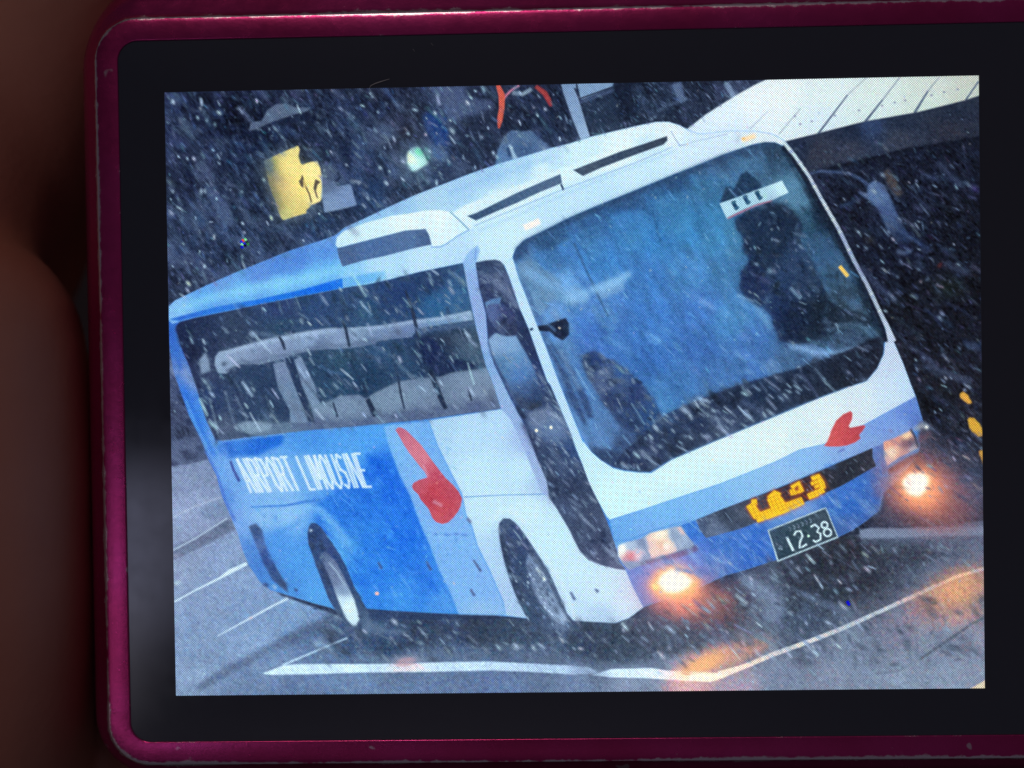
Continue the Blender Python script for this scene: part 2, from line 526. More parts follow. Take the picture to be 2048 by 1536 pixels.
fill([(1154, 166), (1228, 164), (1224, 175), (1162, 200)], (122, 156, 208), I_SIGNB, soft=1.2)
stroke([(1149, 176), (1158, 198), (1225, 174)], 3, (38, 46, 84), soft=.8)
stroke([(1160, 205), (1228, 180)], 6, (86, 98, 150), soft=1.6, alpha=.7)
fill([(1162, 212), (1230, 196), (1240, 262), (1186, 272)], (44, 60, 84), soft=3, alpha=.8)
fill([(1228, 165), (1262, 165), (1275, 240), (1250, 248), (1232, 200)], (26, 34, 54), soft=4, alpha=.8)
stroke([(1352, 166), (1360, 190), (1368, 204)], [22, 16, 12], (94, 112, 164), soft=2, alpha=.85)
stroke([(1452, 166), (1461, 182), (1472, 200)], [12, 11, 10], (124, 142, 192), soft=1.6, alpha=.9)
stroke([(1275, 170), (1290, 215), (1310, 236)], 8, (74, 90, 128), soft=3, alpha=.5)
stroke([(1300, 240), (1330, 212), (1375, 198)], 7, (92, 110, 150), soft=2.5, alpha=.55)
stroke([(1300, 232), (1345, 216), (1395, 240)], 5, (44, 56, 80), soft=2, alpha=.8)
fill([(1428, 170), (1446, 170), (1455, 190), (1430, 205)], (72, 66, 112), soft=3, alpha=.7)
# right side
I_BEAM = piece('displayed_canopy_beam', I_CANOPY)
fill([(1573, 281), (1638, 266), (1728, 243), (1836, 224), (1928, 201), (1962, 190), (1962, 273), (1928, 279), (1819, 297), (1722, 320), (1630, 343), (1618, 347)], [
    (1590, 290, 36, 46, 74), (1640, 310, 62, 58, 74), (1700, 300, 66, 62, 80), (1700, 260, 34, 44, 70), (1800, 240, 40, 48, 72), (1800, 280, 66, 64, 80),
    (1900, 220, 40, 46, 66), (1900, 260, 56, 52, 66), (1740, 250, 48, 66, 110)], I_BEAM, soft=1.6)
stroke([(1625, 345), (1722, 323), (1819, 300), (1928, 281), (1960, 277)], 9, (20, 23, 38), soft=3, alpha=.8)
stroke(P(1550, 140, 4.763, 330, 990, 420, 965, 560, 970, 700, 985, 800, 1030, 880, 1090), [5, 6, 6, 6, 7, 8], (62, 80, 124), soft=1.6)
I_FIG = piece('displayed_pale_statue', I_TREES)
fill(P(1550, 140, 4.763, 880, 1090, 950, 1050, 1030, 1090, 1090, 1190, 1150, 1330, 1250, 1524, 1290, 1640, 1160, 1640, 1070, 1524, 980, 1330, 880, 1230, 790, 1170, 790, 1150, 880, 1180), [
    (1745, 370, 88, 112, 172), (1760, 390, 84, 110, 170), (1775, 420, 70, 92, 146), (1800, 470, 46, 58, 94), (1770, 440, 70, 92, 140)], I_FIG, soft=2.4)
stroke(P(1550, 140, 4.763, 610, 1300, 720, 1270, 820, 1220), 7, (46, 62, 98), soft=2.4)
stroke(P(1550, 140, 4.763, 1050, 950, 1110, 1060, 1190, 1200), [12, 20, 16], (84, 72, 70), soft=3, alpha=.9)
stroke(P(1550, 460, 4.763, 900, 60, 900, 130), 20, (70, 62, 62), soft=4, alpha=.6)
stroke(P(1550, 460, 4.763, 1160, 200, 1230, 220, 1300, 200), 8, (74, 90, 138), soft=2.4)
stroke(P(1550, 460, 4.763, 1380, 180, 1440, 210, 1500, 190), 5, (58, 56, 92), soft=2)
blob(1895, 575, 40, 26, 10, (30, 46, 28), .6)
blob(1880, 530, 10, 6, -40, (110, 40, 34), .6)
I_LAMPS = piece('displayed_orange_lamp', I_TREES, 'topmost small amber lamp at the right edge of the screen')
fill(rough([(1920, 786), (1927, 784), (1935, 789), (1942, 800), (1944, 808), (1936, 808), (1926, 801), (1920, 794)], .6, 4), (228, 172, 66), I_LAMPS, soft=1.4)
I_LAMPS = piece('displayed_orange_lamp', I_TREES)
fill(rough([(1936, 836), (1948, 836), (1958, 845), (1965, 860), (1966, 872), (1956, 873), (1944, 864), (1938, 852)], .7, 4), (218, 168, 54), I_LAMPS, soft=1.4)
I_LAMPS = piece('displayed_orange_lamp', I_TREES)
fill(rough([(1957, 902), (1966, 900), (1972, 904), (1972, 934), (1966, 928), (1961, 914)], .7, 4), (208, 156, 58), I_LAMPS, soft=1.4)
stroke(P(1550, 460, 4.763, 1620, 690, 1800, 770, 1900, 860), [5, 8, 5], (46, 46, 72), soft=2, alpha=.8)
stroke(P(1550, 460, 4.763, 1790, 1060, 1950, 1130), [8, 16], (72, 78, 118), soft=3, alpha=.8)
stroke(P(1550, 460, 4.763, 1460, 1290, 1650, 1370, 1880, 1450), [8, 14, 16], (84, 82, 112), soft=3, alpha=.75)
stroke(P(1550, 460, 4.763, 1080, 800, 1200, 870, 1400, 1020), [6, 10, 8], (56, 66, 76), soft=3, alpha=.6)
stroke(P(1550, 460, 4.763, 920, 540, 1090, 610), 11, (52, 56, 84), soft=3, alpha=.7)
stroke(P(1550, 140, 4.763, 1500, 1020, 1700, 1040, 1830, 1090), 10, (54, 62, 96), soft=3, alpha=.6)

# ---- road
road = [(338, 932), (375, 928), (420, 918), (450, 1000), (560, 1190), (700, 1240), (1280, 1236), (1420, 1190), (1560, 1110), (1700, 1070), (1980, 1040), (1980, 1400), (338, 1400)]
fill(road, [
    (350, 960, 128, 130, 180), (420, 960, 126, 130, 184), (360, 1020, 136, 136, 190), (400, 1050, 138, 138, 190), (360, 1130, 140, 144, 192), (450, 1100, 124, 140, 198),
    (420, 1180, 120, 138, 196), (500, 1230, 112, 138, 196), (600, 1220, 112, 148, 206), (400, 1290, 116, 138, 192), (500, 1290, 120, 146, 200), (380, 1370, 122, 142, 190),
    (480, 1370, 100, 122, 174), (600, 1370, 90, 112, 166), (720, 1375, 96, 120, 172), (850, 1370, 92, 112, 166), (1000, 1375, 92, 112, 172), (1150, 1375, 102, 116, 168),
    (1250, 1378, 130, 128, 164), (1380, 1378, 190, 152, 158), (1480, 1370, 160, 138, 160), (1560, 1350, 126, 122, 154), (1650, 1360, 132, 126, 152), (1700, 1300, 118, 118, 146),
    (1800, 1360, 132, 132, 156), (1900, 1350, 134, 132, 156), (1800, 1250, 130, 116, 140), (1950, 1330, 132, 126, 150), (1950, 1290, 132, 120, 142),
    (700, 1300, 70, 92, 140), (640, 1300, 84, 108, 160), (780, 1310, 90, 108, 150), (870, 1310, 84, 104, 150), (1000, 1300, 74, 92, 134), (1100, 1310, 88, 100, 140), (1200, 1330, 96, 104, 140),
    (1300, 1320, 112, 116, 150), (1450, 1310, 150, 128, 140), (1530, 1280, 112, 110, 134), (1600, 1270, 78, 84, 110), (1750, 1190, 80, 76, 96), (1800, 1130, 84, 82, 108), (1900, 1090, 92, 90, 122), (1750, 1090, 86, 92, 124)], I_ROAD, soft=2)
fill([(335, 1005), (365, 990), (420, 990), (440, 1000), (360, 1040), (335, 1050)], (150, 146, 196), soft=5, alpha=.4)
# dark bushes at the left edge of the road
fill(P(320, 770, 4.954, 100, 560, 400, 500, 430, 620, 400, 740, 200, 800, 110, 800), (96, 98, 148), soft=5, alpha=.8)
fill(P(320, 770, 4.954, 180, 650, 260, 640, 390, 700, 370, 730, 260, 750), (58, 60, 96), soft=3, alpha=.9)
fill(P(320, 770, 4.954, 350, 600, 420, 600, 430, 660, 370, 670), (56, 62, 100), soft=3, alpha=.8)
fill(P(320, 770, 4.954, 100, 750, 180, 770, 160, 810, 110, 800), (58, 58, 104), soft=2.5, alpha=.8)
fill(P(320, 770, 4.954, 110, 160, 200, 200, 330, 360, 290, 420, 120, 380), (84, 78, 120), soft=5, alpha=.6)
blob(378, 845, 9, 10, 0, (48, 52, 96), .8)
blob(340, 790, 6, 18, 0, (96, 96, 140), .5)
# faint kerb line, darker strip
I_LINE = piece('displayed_lane_line', I_ROAD)
stroke(P(320, 770, 4.954, 130, 1310, 330, 1210, 610, 1110), 3, (176, 166, 190), soft=1.2, alpha=.8)
fill(P(320, 770, 4.954, 400, 1220, 600, 1130, 690, 1260, 560, 1330, 420, 1330), (104, 122, 170), soft=3, alpha=.7)
fill([(345, 1094), (400, 1070), (460, 1036), (474, 1058), (420, 1085), (345, 1124)], (96, 96, 136), soft=3, alpha=.85)
blob(354, 1112, 16, 8, -20, (150, 124, 168), .7)
blob(448, 1050, 16, 12, -20, (76, 88, 124), .7)
stroke([(345, 1101), (389, 1078), (455, 1036)], 3.2, (190, 194, 214), I_LINE, soft=1, alpha=.9)
I_LINE = piece('displayed_lane_line', I_ROAD)
stroke([(345, 1124), (390, 1103), (430, 1086)], 2.4, (150, 160, 200), soft=1, alpha=.7)
stroke([(348, 1204), (390, 1181), (440, 1156), (460, 1143), (494, 1127)], [3, 3, 4.5, 9, 7], (226, 236, 238), I_LINE, soft=1)
I_LINE = piece('displayed_lane_line', I_ROAD)
stroke([(435, 1272), (505, 1234), (545, 1212), (576, 1197)], [2, 4, 4.4, 4.6], (214, 226, 240), I_LINE, soft=1)
I_LINE = piece('displayed_lane_line', I_ROAD)
blob(502, 1236, 7, 4, -30, (220, 180, 190), .7)
stroke([(348, 1168), (362, 1163)], 7, (190, 206, 180), soft=2, alpha=.7)
stroke([(395, 1378), (450, 1345), (520, 1308), (600, 1268), (672, 1238)], [14, 18, 18, 22, 26], (72, 84, 128), soft=4, alpha=.72)
stroke([(640, 1262), (566, 1300), (520, 1330)], 14, (80, 102, 150), soft=5, alpha=.5)
# shade under the coach
shade = [(640, 1262), (680, 1238), (730, 1212), (1257, 1232), (1300, 1205), (1420, 1180), (1480, 1130), (1555, 1115), (1680, 1065), (1700, 1062), (1724, 1075), (1850, 1085), (1880, 1110),
         (1800, 1150), (1720, 1200), (1600, 1262), (1450, 1300), (1370, 1305), (1240, 1330), (1160, 1322), (1100, 1300), (1000, 1290), (880, 1290), (770, 1318), (740, 1300), (690, 1300), (655, 1290)]
fill(shade, [
    (680, 1265, 62, 82, 128), (730, 1240, 56, 76, 120), (760, 1290, 48, 70, 112), (850, 1250, 48, 64, 104), (900, 1270, 56, 74, 116), (950, 1250, 50, 62, 96), (1020, 1270, 54, 70, 104), (1100, 1275, 64, 80, 120),
    (1160, 1260, 54, 68, 104), (1230, 1300, 58, 70, 96), (1290, 1240, 78, 74, 100), (1380, 1260, 74, 76, 98), (1450, 1230, 74, 72, 94), (1500, 1280, 92, 96, 122), (1480, 1170, 76, 68, 96), (1540, 1200, 92, 96, 126),
    (1600, 1160, 54, 54, 74), (1650, 1120, 46, 44, 60), (1720, 1130, 52, 50, 68), (1650, 1200, 54, 56, 78), (1700, 1090, 44, 40, 54), (1800, 1120, 66, 64, 86), (1620, 1240, 64, 72, 100)], soft=9)
stroke([(1480, 1150), (1530, 1190), (1560, 1235)], [18, 30, 40], (128, 132, 170), soft=6, alpha=.75)
stroke([(1600, 1185), (1640, 1205), (1695, 1225)], [6, 18, 6], (108, 116, 156), soft=4, alpha=.7)
fill([(1560, 1225), (1640, 1225), (1680, 1230), (1700, 1250), (1640, 1262), (1560, 1290)], (66, 78, 112), soft=8, alpha=.6)
# stop line
I_STOP = piece('displayed_stop_line', I_ROAD, 'thick curved white road line along the bottom of the screen')
stroke([(566, 1330), (620, 1307), (660, 1290), (695, 1276)], [5, 4, 3.4, 3.4], (170, 202, 232), I_STOP, soft=1.2, alpha=.9)
stroke([(628, 1283), (650, 1292), (665, 1300)], 12, (150, 190, 226), soft=4, alpha=.6)
fill([(524, 1347), (568, 1330), (600, 1328), (730, 1328), (810, 1327), (897, 1324), (980, 1323), (1063, 1327), (1138, 1331), (1180, 1335), (1196, 1346), (1150, 1349), (1063, 1344), (980, 1341), (897, 1343), (855, 1344), (730, 1345), (600, 1349), (540, 1350)],
     [(540, 1345, 206, 224, 236), (600, 1338, 196, 218, 240), (730, 1336, 196, 218, 242), (815, 1335, 232, 222, 230), (900, 1334, 196, 216, 246), (1000, 1332, 186, 208, 244), (1100, 1338, 172, 194, 236), (1180, 1344, 146, 164, 210)], I_STOP, soft=1.3)
fill([(1184, 1350), (1223, 1338), (1303, 1336), (1335, 1341), (1369, 1343), (1436, 1346), (1482, 1331), (1520, 1316), (1550, 1303), (1620, 1278), (1686, 1252), (1760, 1219), (1823, 1190), (1880, 1165), (1917, 1149), (1972, 1133),
      (1972, 1139), (1917, 1156), (1880, 1172), (1823, 1198), (1760, 1227), (1686, 1261), (1620, 1287), (1550, 1312), (1482, 1341), (1440, 1358), (1419, 1364), (1348, 1360), (1286, 1356), (1223, 1355)],
     [(1200, 1348, 196, 206, 236), (1250, 1346, 222, 228, 246), (1320, 1348, 232, 232, 242), (1380, 1352, 252, 236, 222), (1420, 1355, 255, 238, 210), (1480, 1336, 240, 224, 208), (1560, 1305, 216, 208, 202), (1700, 1250, 190, 186, 194), (1800, 1205, 176, 170, 182), (1900, 1162, 206, 170, 150), (1960, 1138, 170, 162, 172)], I_STOP, soft=1.2)
fill([(1718, 1060), (1740, 1056), (1850, 1056), (1975, 1052), (1975, 1070), (1850, 1074), (1722, 1078)], (138, 136, 170), I_LINE, soft=2)
stroke([(1720, 1084), (1850, 1084), (1972, 1080)], 9, (84, 86, 122), soft=4, alpha=.7)
# lamp light on the wet road
I_GLINT = piece('displayed_light_on_road', I_ROAD, 'bright orange light patch beside the bend of the stop line')
blob(1425, 1318, 82, 30, -22, (196, 150, 150), .55)
blob(1420, 1318, 84, 26, -24, (226, 164, 134), .7)
blob(1408, 1328, 60, 19, -22, (252, 186, 130), .95, .3, I_GLINT)
blob(1490, 1300, 50, 18, -25, (186, 146, 140), .55)
I_GLINT = piece('displayed_light_on_road', I_ROAD, 'faint pink light spot on the wet road below the coach side')
blob(812, 1322, 34, 13, -8, (196, 156, 170), .8, .3, I_GLINT)
blob(1905, 1185, 92, 46, -24, (200, 142, 104), .85)
blob(1930, 1230, 60, 26, -20, (190, 148, 128), .6)
I_GLINT = piece('displayed_light_on_road', I_ROAD, 'wide orange light patch on the wet road at the lower right')
blob(1920, 1175, 62, 42, -24, (212, 158, 118), .7, .2, I_GLINT)
blob(1500, 1300, 60, 22, -24, (206, 150, 120), .5)
blob(1860, 1180, 50, 14, -28, (200, 156, 128), .45)
stroke([(1436, 1347), (1482, 1335), (1550, 1307), (1620, 1282), (1686, 1256), (1760, 1223), (1823, 1194), (1880, 1168), (1917, 1152), (1972, 1136)], [9, 8, 8, 7.5, 7, 7, 6.5, 6, 6, 5.5], [(1450, 1340, 246, 228, 208), (1600, 1285, 214, 206, 202), (1750, 1225, 190, 186, 192), (1850, 1180, 190, 168, 164), (1917, 1152, 222, 178, 148), (1970, 1137, 176, 164, 170)], I_STOP, soft=1.2)
stroke([(1380, 1350), (1436, 1354)], 14, (255, 240, 214), soft=2.4, alpha=.9)
stroke([(1838, 1320), (1873, 1296), (1907, 1273), (1940, 1250), (1970, 1234)], [4, 6, 6, 4, 4], (84, 82, 98), soft=1.8, alpha=.9)
stroke([(1750, 1347), (1790, 1344), (1826, 1326)], 4, (104, 104, 126), soft=2, alpha=.6)
I_LINE = piece('displayed_lane_line', I_ROAD)
fill([(1940, 1378), (1972, 1359), (1972, 1379)], (222, 210, 180), I_LINE, soft=1)
nz = .07 + noise(4, 3, 48, 25, 2) * .03 + noise(14, 5, 48, 21, 2) * .022 + noise(60, 40, 10, 22, 2) * .03
msk = (IDS == I_ROAD) | (IDS == I_GLINT) | (IDS == I_STOP)
IMG[msk] *= (1 + nz[msk])[:, None]
IMG[msk] += (np.stack([noise(5, 5, 0, s, 1) for s in (31, 32, 33)], -1) * .022)[msk]
# ---- canopy
slab = [(1360, 265), (1376, 257), (1410, 230), (1473, 190), (1513, 168), (1533, 159), (1560, 150), (1965, 145), (1962, 190), (1928, 201), (1836, 224), (1728, 243), (1638, 266), (1573, 282), (1540, 300), (1400, 320)]
fill(slab, [(1400, 255, 222, 234, 252), (1450, 230, 226, 238, 252), (1500, 200, 232, 240, 246), (1560, 180, 230, 238, 240), (1650, 180, 220, 232, 234), (1640, 240, 216, 230, 240), (1750, 180, 214, 226, 224), (1750, 220, 212, 228, 228),
            (1850, 180, 204, 214, 208), (1850, 210, 206, 222, 214), (1940, 170, 196, 202, 192), (1940, 188, 198, 208, 198), (1460, 265, 214, 226, 246)], I_CANOPY, soft=1.2)
for a, b, w0, w1, al in (((1636, 268), (1695, 190), 4.2, 2.6, .85), ((1695, 190), (1733, 155), 2.2, 1.6, .35), ((1730, 244), (1765, 200), 5, 3, .85), ((1765, 200), (1800, 154), 3, 2, .5), ((1829, 226), (1856, 182), 5.4, 3.4, .8), ((1856, 182), (1879, 153), 3, 1.6, .4),
                         ((1930, 202), (1957, 163), 3, 3, .85), ((1558, 268), (1602, 216), 3, 2, .3), ((1500, 258), (1536, 222), 2.6, 1.6, .25)):
    stroke([a, b], [w0, w1], (58, 64, 104), piece('displayed_panel_seam', I_CANOPY) if al > .6 else None, soft=.9, alpha=al)
for x, y in ((240, 515), (350, 490), (570, 435), (800, 385), (1020, 340), (1140, 310), (1240, 290), (1490, 240), (1610, 210), (1740, 185), (190, 440)):
    blob(1550 + x / 4.763, 140 + y / 4.763, 3.2, 2.6, 0, (120, 120, 160), .8)

# ---- coach body (outline first, then its zones)
body = [(337, 640), (338, 612), (350, 601), (417, 569), (481, 541), (522, 525), (578, 502), (647, 480), (672, 470), (690, 455), (730, 437), (778, 414), (831, 390), (883, 370), (942, 347), (996, 328), (1061, 309), (1103, 296), (1140, 287),
        (1180, 274), (1231, 262), (1269, 253), (1312, 244), (1338, 244), (1360, 251), (1378, 261), (1400, 268), (1460, 262), (1510, 262), (1545, 268), (1569, 281), (1590, 311), (1620, 352), (1645, 398), (1679, 457), (1709, 519), (1735, 567), (1762, 624), (1776, 653), (1789, 687), (1807, 729),
        (1822, 770), (1832, 793), (1843, 833), (1848, 850), (1840, 900), (1800, 960), (1768, 985), (1757, 1022), (1730, 1043), (1705, 1060), (1672, 1076), (1548, 1120), (1490, 1140), (1452, 1150), (1400, 1175), (1300, 1210), (1287, 1214), (1258, 1236), (1230, 1246), (1200, 1243), (1140, 1241),
        (1049, 1236), (986, 1230), (928, 1229), (865, 1226), (782, 1221), (730, 1217), (715, 1240), (662, 1216), (628, 1207), (574, 1190), (541, 1180), (520, 1164), (497, 1130), (485, 1100), (475, 1066), (458, 1026), (441, 984), (433, 952), (419, 923), (400, 875), (378, 831), (360, 780), (346, 740), (338, 690)]
side = [
    (345, 650, 50, 100, 205), (352, 720, 66, 110, 205), (370, 780, 70, 120, 220), (395, 840, 70, 130, 225), (415, 890, 110, 155, 230), (440, 950, 112, 160, 236), (455, 990, 96, 140, 225), (470, 1040, 124, 160, 236),
    (500, 990, 124, 168, 240), (560, 995, 132, 176, 242), (620, 880, 76, 142, 232), (680, 880, 84, 152, 240), (740, 870, 84, 154, 244), (600, 940, 110, 164, 240), (700, 890, 88, 154, 240),
    (520, 1035, 144, 184, 242), (580, 1030, 146, 188, 246), (560, 1090, 84, 146, 236), (600, 1120, 84, 150, 236), (640, 1180, 90, 156, 238), (580, 1170, 80, 140, 226), (520, 1130, 72, 122, 210), (500, 1110, 84, 130, 215),
    (660, 1040, 44, 112, 224), (720, 1000, 40, 110, 226), (790, 1060, 34, 110, 232), (720, 1060, 48, 120, 230), (780, 1130, 40, 118, 232), (740, 1170, 56, 132, 232), (820, 1180, 44, 116, 228), (850, 1210, 64, 134, 232), (700, 1100, 80, 150, 236),
    (760, 940, 30, 104, 228), (770, 1000, 34, 106, 226)]
fill(body, side, I_BUS, soft=1.1)
# front/white side
fill([(857, 841), (1001, 818), (1033, 830), (1060, 880), (1100, 975), (1120, 1010), (1150, 1075), (1200, 1128), (1252, 1140), (1287, 1214), (1258, 1236), (1230, 1246), (1140, 1241), (1049, 1236), (1011, 1231), (1007, 1205), (980, 1142), (955, 1092), (944, 1053), (932, 1030), (924, 988), (900, 942), (875, 891)],
     [(880, 860, 176, 206, 242), (940, 870, 186, 214, 250), (990, 850, 184, 212, 250), (960, 940, 196, 224, 252), (1040, 940, 196, 224, 252), (1050, 880, 170, 190, 238), (1080, 970, 178, 200, 240), (980, 1010, 200, 226, 250), (1060, 1020, 206, 232, 250), (1100, 1080, 204, 232, 252),
      (1150, 1130, 206, 230, 252), (1200, 1180, 208, 228, 248), (1250, 1200, 214, 226, 248), (1150, 1220, 196, 218, 248), (1200, 1235, 186, 206, 240), (1010, 1100, 180, 206, 246), (1020, 1200, 176, 198, 240)], soft=1.2)
# pale stripe with the leaf, strong blue rear quarter
fill([(767, 852), (857, 841), (875, 891), (900, 942), (924, 988), (932, 1030), (944, 1053), (955, 1092), (980, 1142), (1007, 1205), (1013, 1231), (917, 1228), (897, 1180), (876, 1138), (859, 1092), (837, 1042), (819, 992), (801, 956), (790, 925), (777, 890)],
     [(800, 870, 128, 178, 246), (860, 880, 118, 168, 244), (840, 960, 130, 176, 244), (890, 1000, 122, 168, 244), (880, 1060, 132, 176, 246), (920, 1100, 130, 174, 246), (920, 1180, 132, 176, 246), (970, 1180, 132, 172, 244), (960, 1222, 150, 186, 240)], soft=1.8)
fill([(730, 909), (754, 915), (780, 935), (801, 958), (819, 992), (837, 1042), (859, 1092), (876, 1138), (897, 1180), (911, 1217), (905, 1226), (780, 1219), (735, 1214), (700, 1150), (680, 1090), (650, 1040), (628, 1015), (660, 990), (700, 978), (748, 972), (742, 940)],
     [(760, 940, 30, 104, 228), (740, 980, 40, 112, 226), (790, 1000, 30, 104, 230), (700, 1020, 44, 116, 226), (800, 1080, 32, 108, 232), (740, 1080, 46, 122, 232), (770, 1150, 44, 120, 232), (850, 1160, 50, 120, 230), (800, 1200, 62, 136, 236), (890, 1210, 80, 144, 234), (700, 1080, 70, 140, 230)], soft=2.5)
nz = noise(34, 14, 50, 41, 3) * .8
m_ = coverage([(620, 1000), (720, 900), (800, 940), (911, 1217), (735, 1214), (600, 1100)], 8)
IMG[m_[0]:m_[0] + m_[2].shape[0], m_[1]:m_[1] + m_[2].shape[1]] += (m_[2] * nz[m_[0]:m_[0] + m_[2].shape[0], m_[1]:m_[1] + m_[2].shape[1]])[..., None] * np.array([.028, .03, .012], np.float32)
fill(P(320, 770, 4.954, 560, 600, 640, 560, 900, 510, 1230, 490, 1210, 590, 1080, 640, 980, 700, 760, 700, 680, 740, 600, 680), [
    (450, 900, 44, 100, 210), (500, 900, 34, 100, 216), (550, 880, 26, 100, 218), (480, 885, 60, 124, 222)], soft=3)
stroke([(445, 882), (520, 874), (570, 867)], 4, (120, 160, 226), soft=1.6, alpha=.6)
stroke([(440, 884), (452, 912), (462, 940), (473, 985), (500, 1040), (520, 1075)], [8, 14, 16, 16, 14, 8], (128, 168, 236), soft=5, alpha=.6)
stroke([(410, 900), (436, 952), (450, 1000), (470, 1042)], 5, (66, 100, 205), soft=2, alpha=.8)
stroke([(395, 860), (412, 905)], 4, (70, 96, 170), soft=2, alpha=.5)
stroke([(366, 775), (390, 832), (412, 880), (430, 912)], [12, 12, 10, 8], (40, 104, 220), soft=4, alpha=.8)
stroke([(372, 800), (392, 850), (415, 895)], 4, (110, 165, 240), soft=2, alpha=.7)
stroke([(350, 720), (376, 752), (400, 775), (425, 780)], [10, 30, 26, 10], (138, 152, 206), soft=7, alpha=.8)
stroke([(345, 660), (352, 700), (362, 740)], 9, (52, 100, 205), soft=3, alpha=.8)
stroke([(340, 735), (356, 748)], 8, (130, 146, 206), soft=3, alpha=.7)
# lower rear panel, seam and bumps
stroke([(502, 1014), (572, 1011), (613, 1003), (640, 1000)], [2.5, 4, 6, 5], (58, 112, 216), soft=1.2, alpha=.85)
stroke([(590, 1025), (615, 1014), (640, 1020), (672, 1052), (700, 1090)], [10, 14, 14, 12, 6], (134, 184, 246), soft=4, alpha=.75)
stroke([(520, 1056), (545, 1072), (585, 1052), (606, 1034)], [4, 10, 10, 6], (66, 130, 228), soft=5, alpha=.6)
I_VENTR = piece('rear_engine_grille', I_BUS)
fill([(497, 1052), (512, 1047), (524, 1060), (532, 1090), (550, 1130), (570, 1165), (578, 1186), (566, 1178), (545, 1160), (528, 1130), (512, 1090)], [
    (510, 1060, 56, 80, 140), (535, 1110, 48, 74, 150), (555, 1145, 52, 78, 142), (570, 1175, 60, 84, 140), (520, 1090, 76, 104, 180)], I_VENTR, soft=2)
fill([(524, 1060), (540, 1082), (552, 1120), (540, 1122), (528, 1085)], (80, 140, 232), soft=3, alpha=.5)
for x, y, r in ((532, 1170, 8), (568, 1168, 10), (592, 1180, 5), (630, 1217, 5)):
    blob(x, y, r, r * .7, 30, (52, 66, 116), .8)
stroke([(545, 1170), (552, 1178)], 6, (180, 200, 234), soft=2, alpha=.7)
stroke([(461, 922), (468, 942), (479, 963)], [5, 5, 6], (58, 72, 158), soft=1.3)
stroke([(928, 994), (1010, 990), (1093, 988)], [2.6, 2, 2.4], (120, 158, 222), soft=.7, alpha=.9)
stroke([(1046, 1064), (1090, 1110), (1130, 1180), (1150, 1236)], 5, (226, 242, 252), soft=3, alpha=.6)
stroke([(985, 1040), (1000, 1022), (1022, 1020), (1050, 1046)], 9, (226, 244, 252), soft=4, alpha=.6)
# roof of the coach: blue rear, white front
roof = [(338, 612), (350, 601), (417, 569), (481, 541), (522, 525), (578, 502), (647, 480), (672, 470), (690, 455), (730, 437), (778, 414), (831, 390), (883, 370), (942, 347), (996, 328), (1061, 309), (1103, 296), (1140, 287),
        (1180, 274), (1231, 262), (1269, 253), (1312, 244), (1338, 244), (1360, 251), (1378, 261), (1400, 268), (1460, 262), (1510, 262), (1545, 268), (1569, 281), (1566, 292), (1550, 285), (1513, 287), (1471, 301), (1443, 311), (1336, 354), (1253, 388), (1140, 435), (1093, 460),
        (1049, 480), (1031, 498), (1025, 515), (1008, 530), (955, 525), (926, 526), (839, 544), (780, 559), (730, 570), (703, 573), (592, 595), (518, 609), (473, 619), (389, 636), (360, 643), (345, 648), (337, 640)]
I_ROOFP = piece('coach_roof', I_BUS)
fill(roof, [
    (345, 620, 140, 186, 246), (420, 590, 100, 160, 240), (440, 575, 110, 152, 226), (520, 550, 96, 136, 222), (480, 590, 116, 176, 246), (560, 570, 120, 184, 248), (620, 550, 116, 180, 246), (600, 520, 84, 128, 218), (560, 530, 84, 130, 220), (650, 500, 90, 138, 226),
    (650, 485, 108, 152, 228), (660, 540, 108, 172, 244), (700, 550, 150, 200, 250), (760, 530, 184, 216, 250), (850, 515, 196, 222, 252), (920, 500, 190, 216, 252), (980, 490, 204, 230, 252), (740, 440, 150, 190, 240), (800, 420, 156, 194, 240), (860, 395, 176, 206, 240),
    (920, 375, 170, 202, 244), (980, 350, 166, 200, 244), (1050, 330, 176, 208, 246), (1000, 400, 216, 238, 250), (1100, 310, 190, 216, 248), (1080, 340, 214, 236, 250), (1150, 300, 212, 236, 250), (1250, 280, 226, 242, 250), (1330, 260, 226, 240, 250), (1400, 300, 212, 228, 250),
    (1000, 470, 206, 232, 252), (1100, 430, 196, 222, 252), (1200, 390, 196, 222, 252), (1300, 350, 202, 226, 250), (1400, 320, 210, 228, 250), (1450, 290, 214, 228, 248), (1520, 275, 222, 232, 240), (1040, 490, 210, 234, 252)], I_ROOFP, soft=1.1)
fill([(340, 640), (360, 642), (389, 635), (473, 618), (592, 594), (686, 577), (685, 556), (600, 580), (520, 598), (440, 612), (380, 627), (340, 638)], [
    (350, 640, 44, 102, 214), (450, 618, 46, 116, 226), (550, 600, 26, 108, 232), (640, 575, 16, 100, 236), (680, 565, 26, 110, 236)], soft=1.6)
fill([(686, 556), (770, 541), (773, 558), (690, 576)], [(690, 565, 110, 170, 244), (740, 555, 104, 172, 244), (770, 550, 140, 196, 250)], soft=2, alpha=.9)
stroke([(350, 622), (420, 596), (520, 574), (620, 556), (690, 535)], [8, 16, 20, 18, 16], (142, 204, 250), soft=5, alpha=.75)
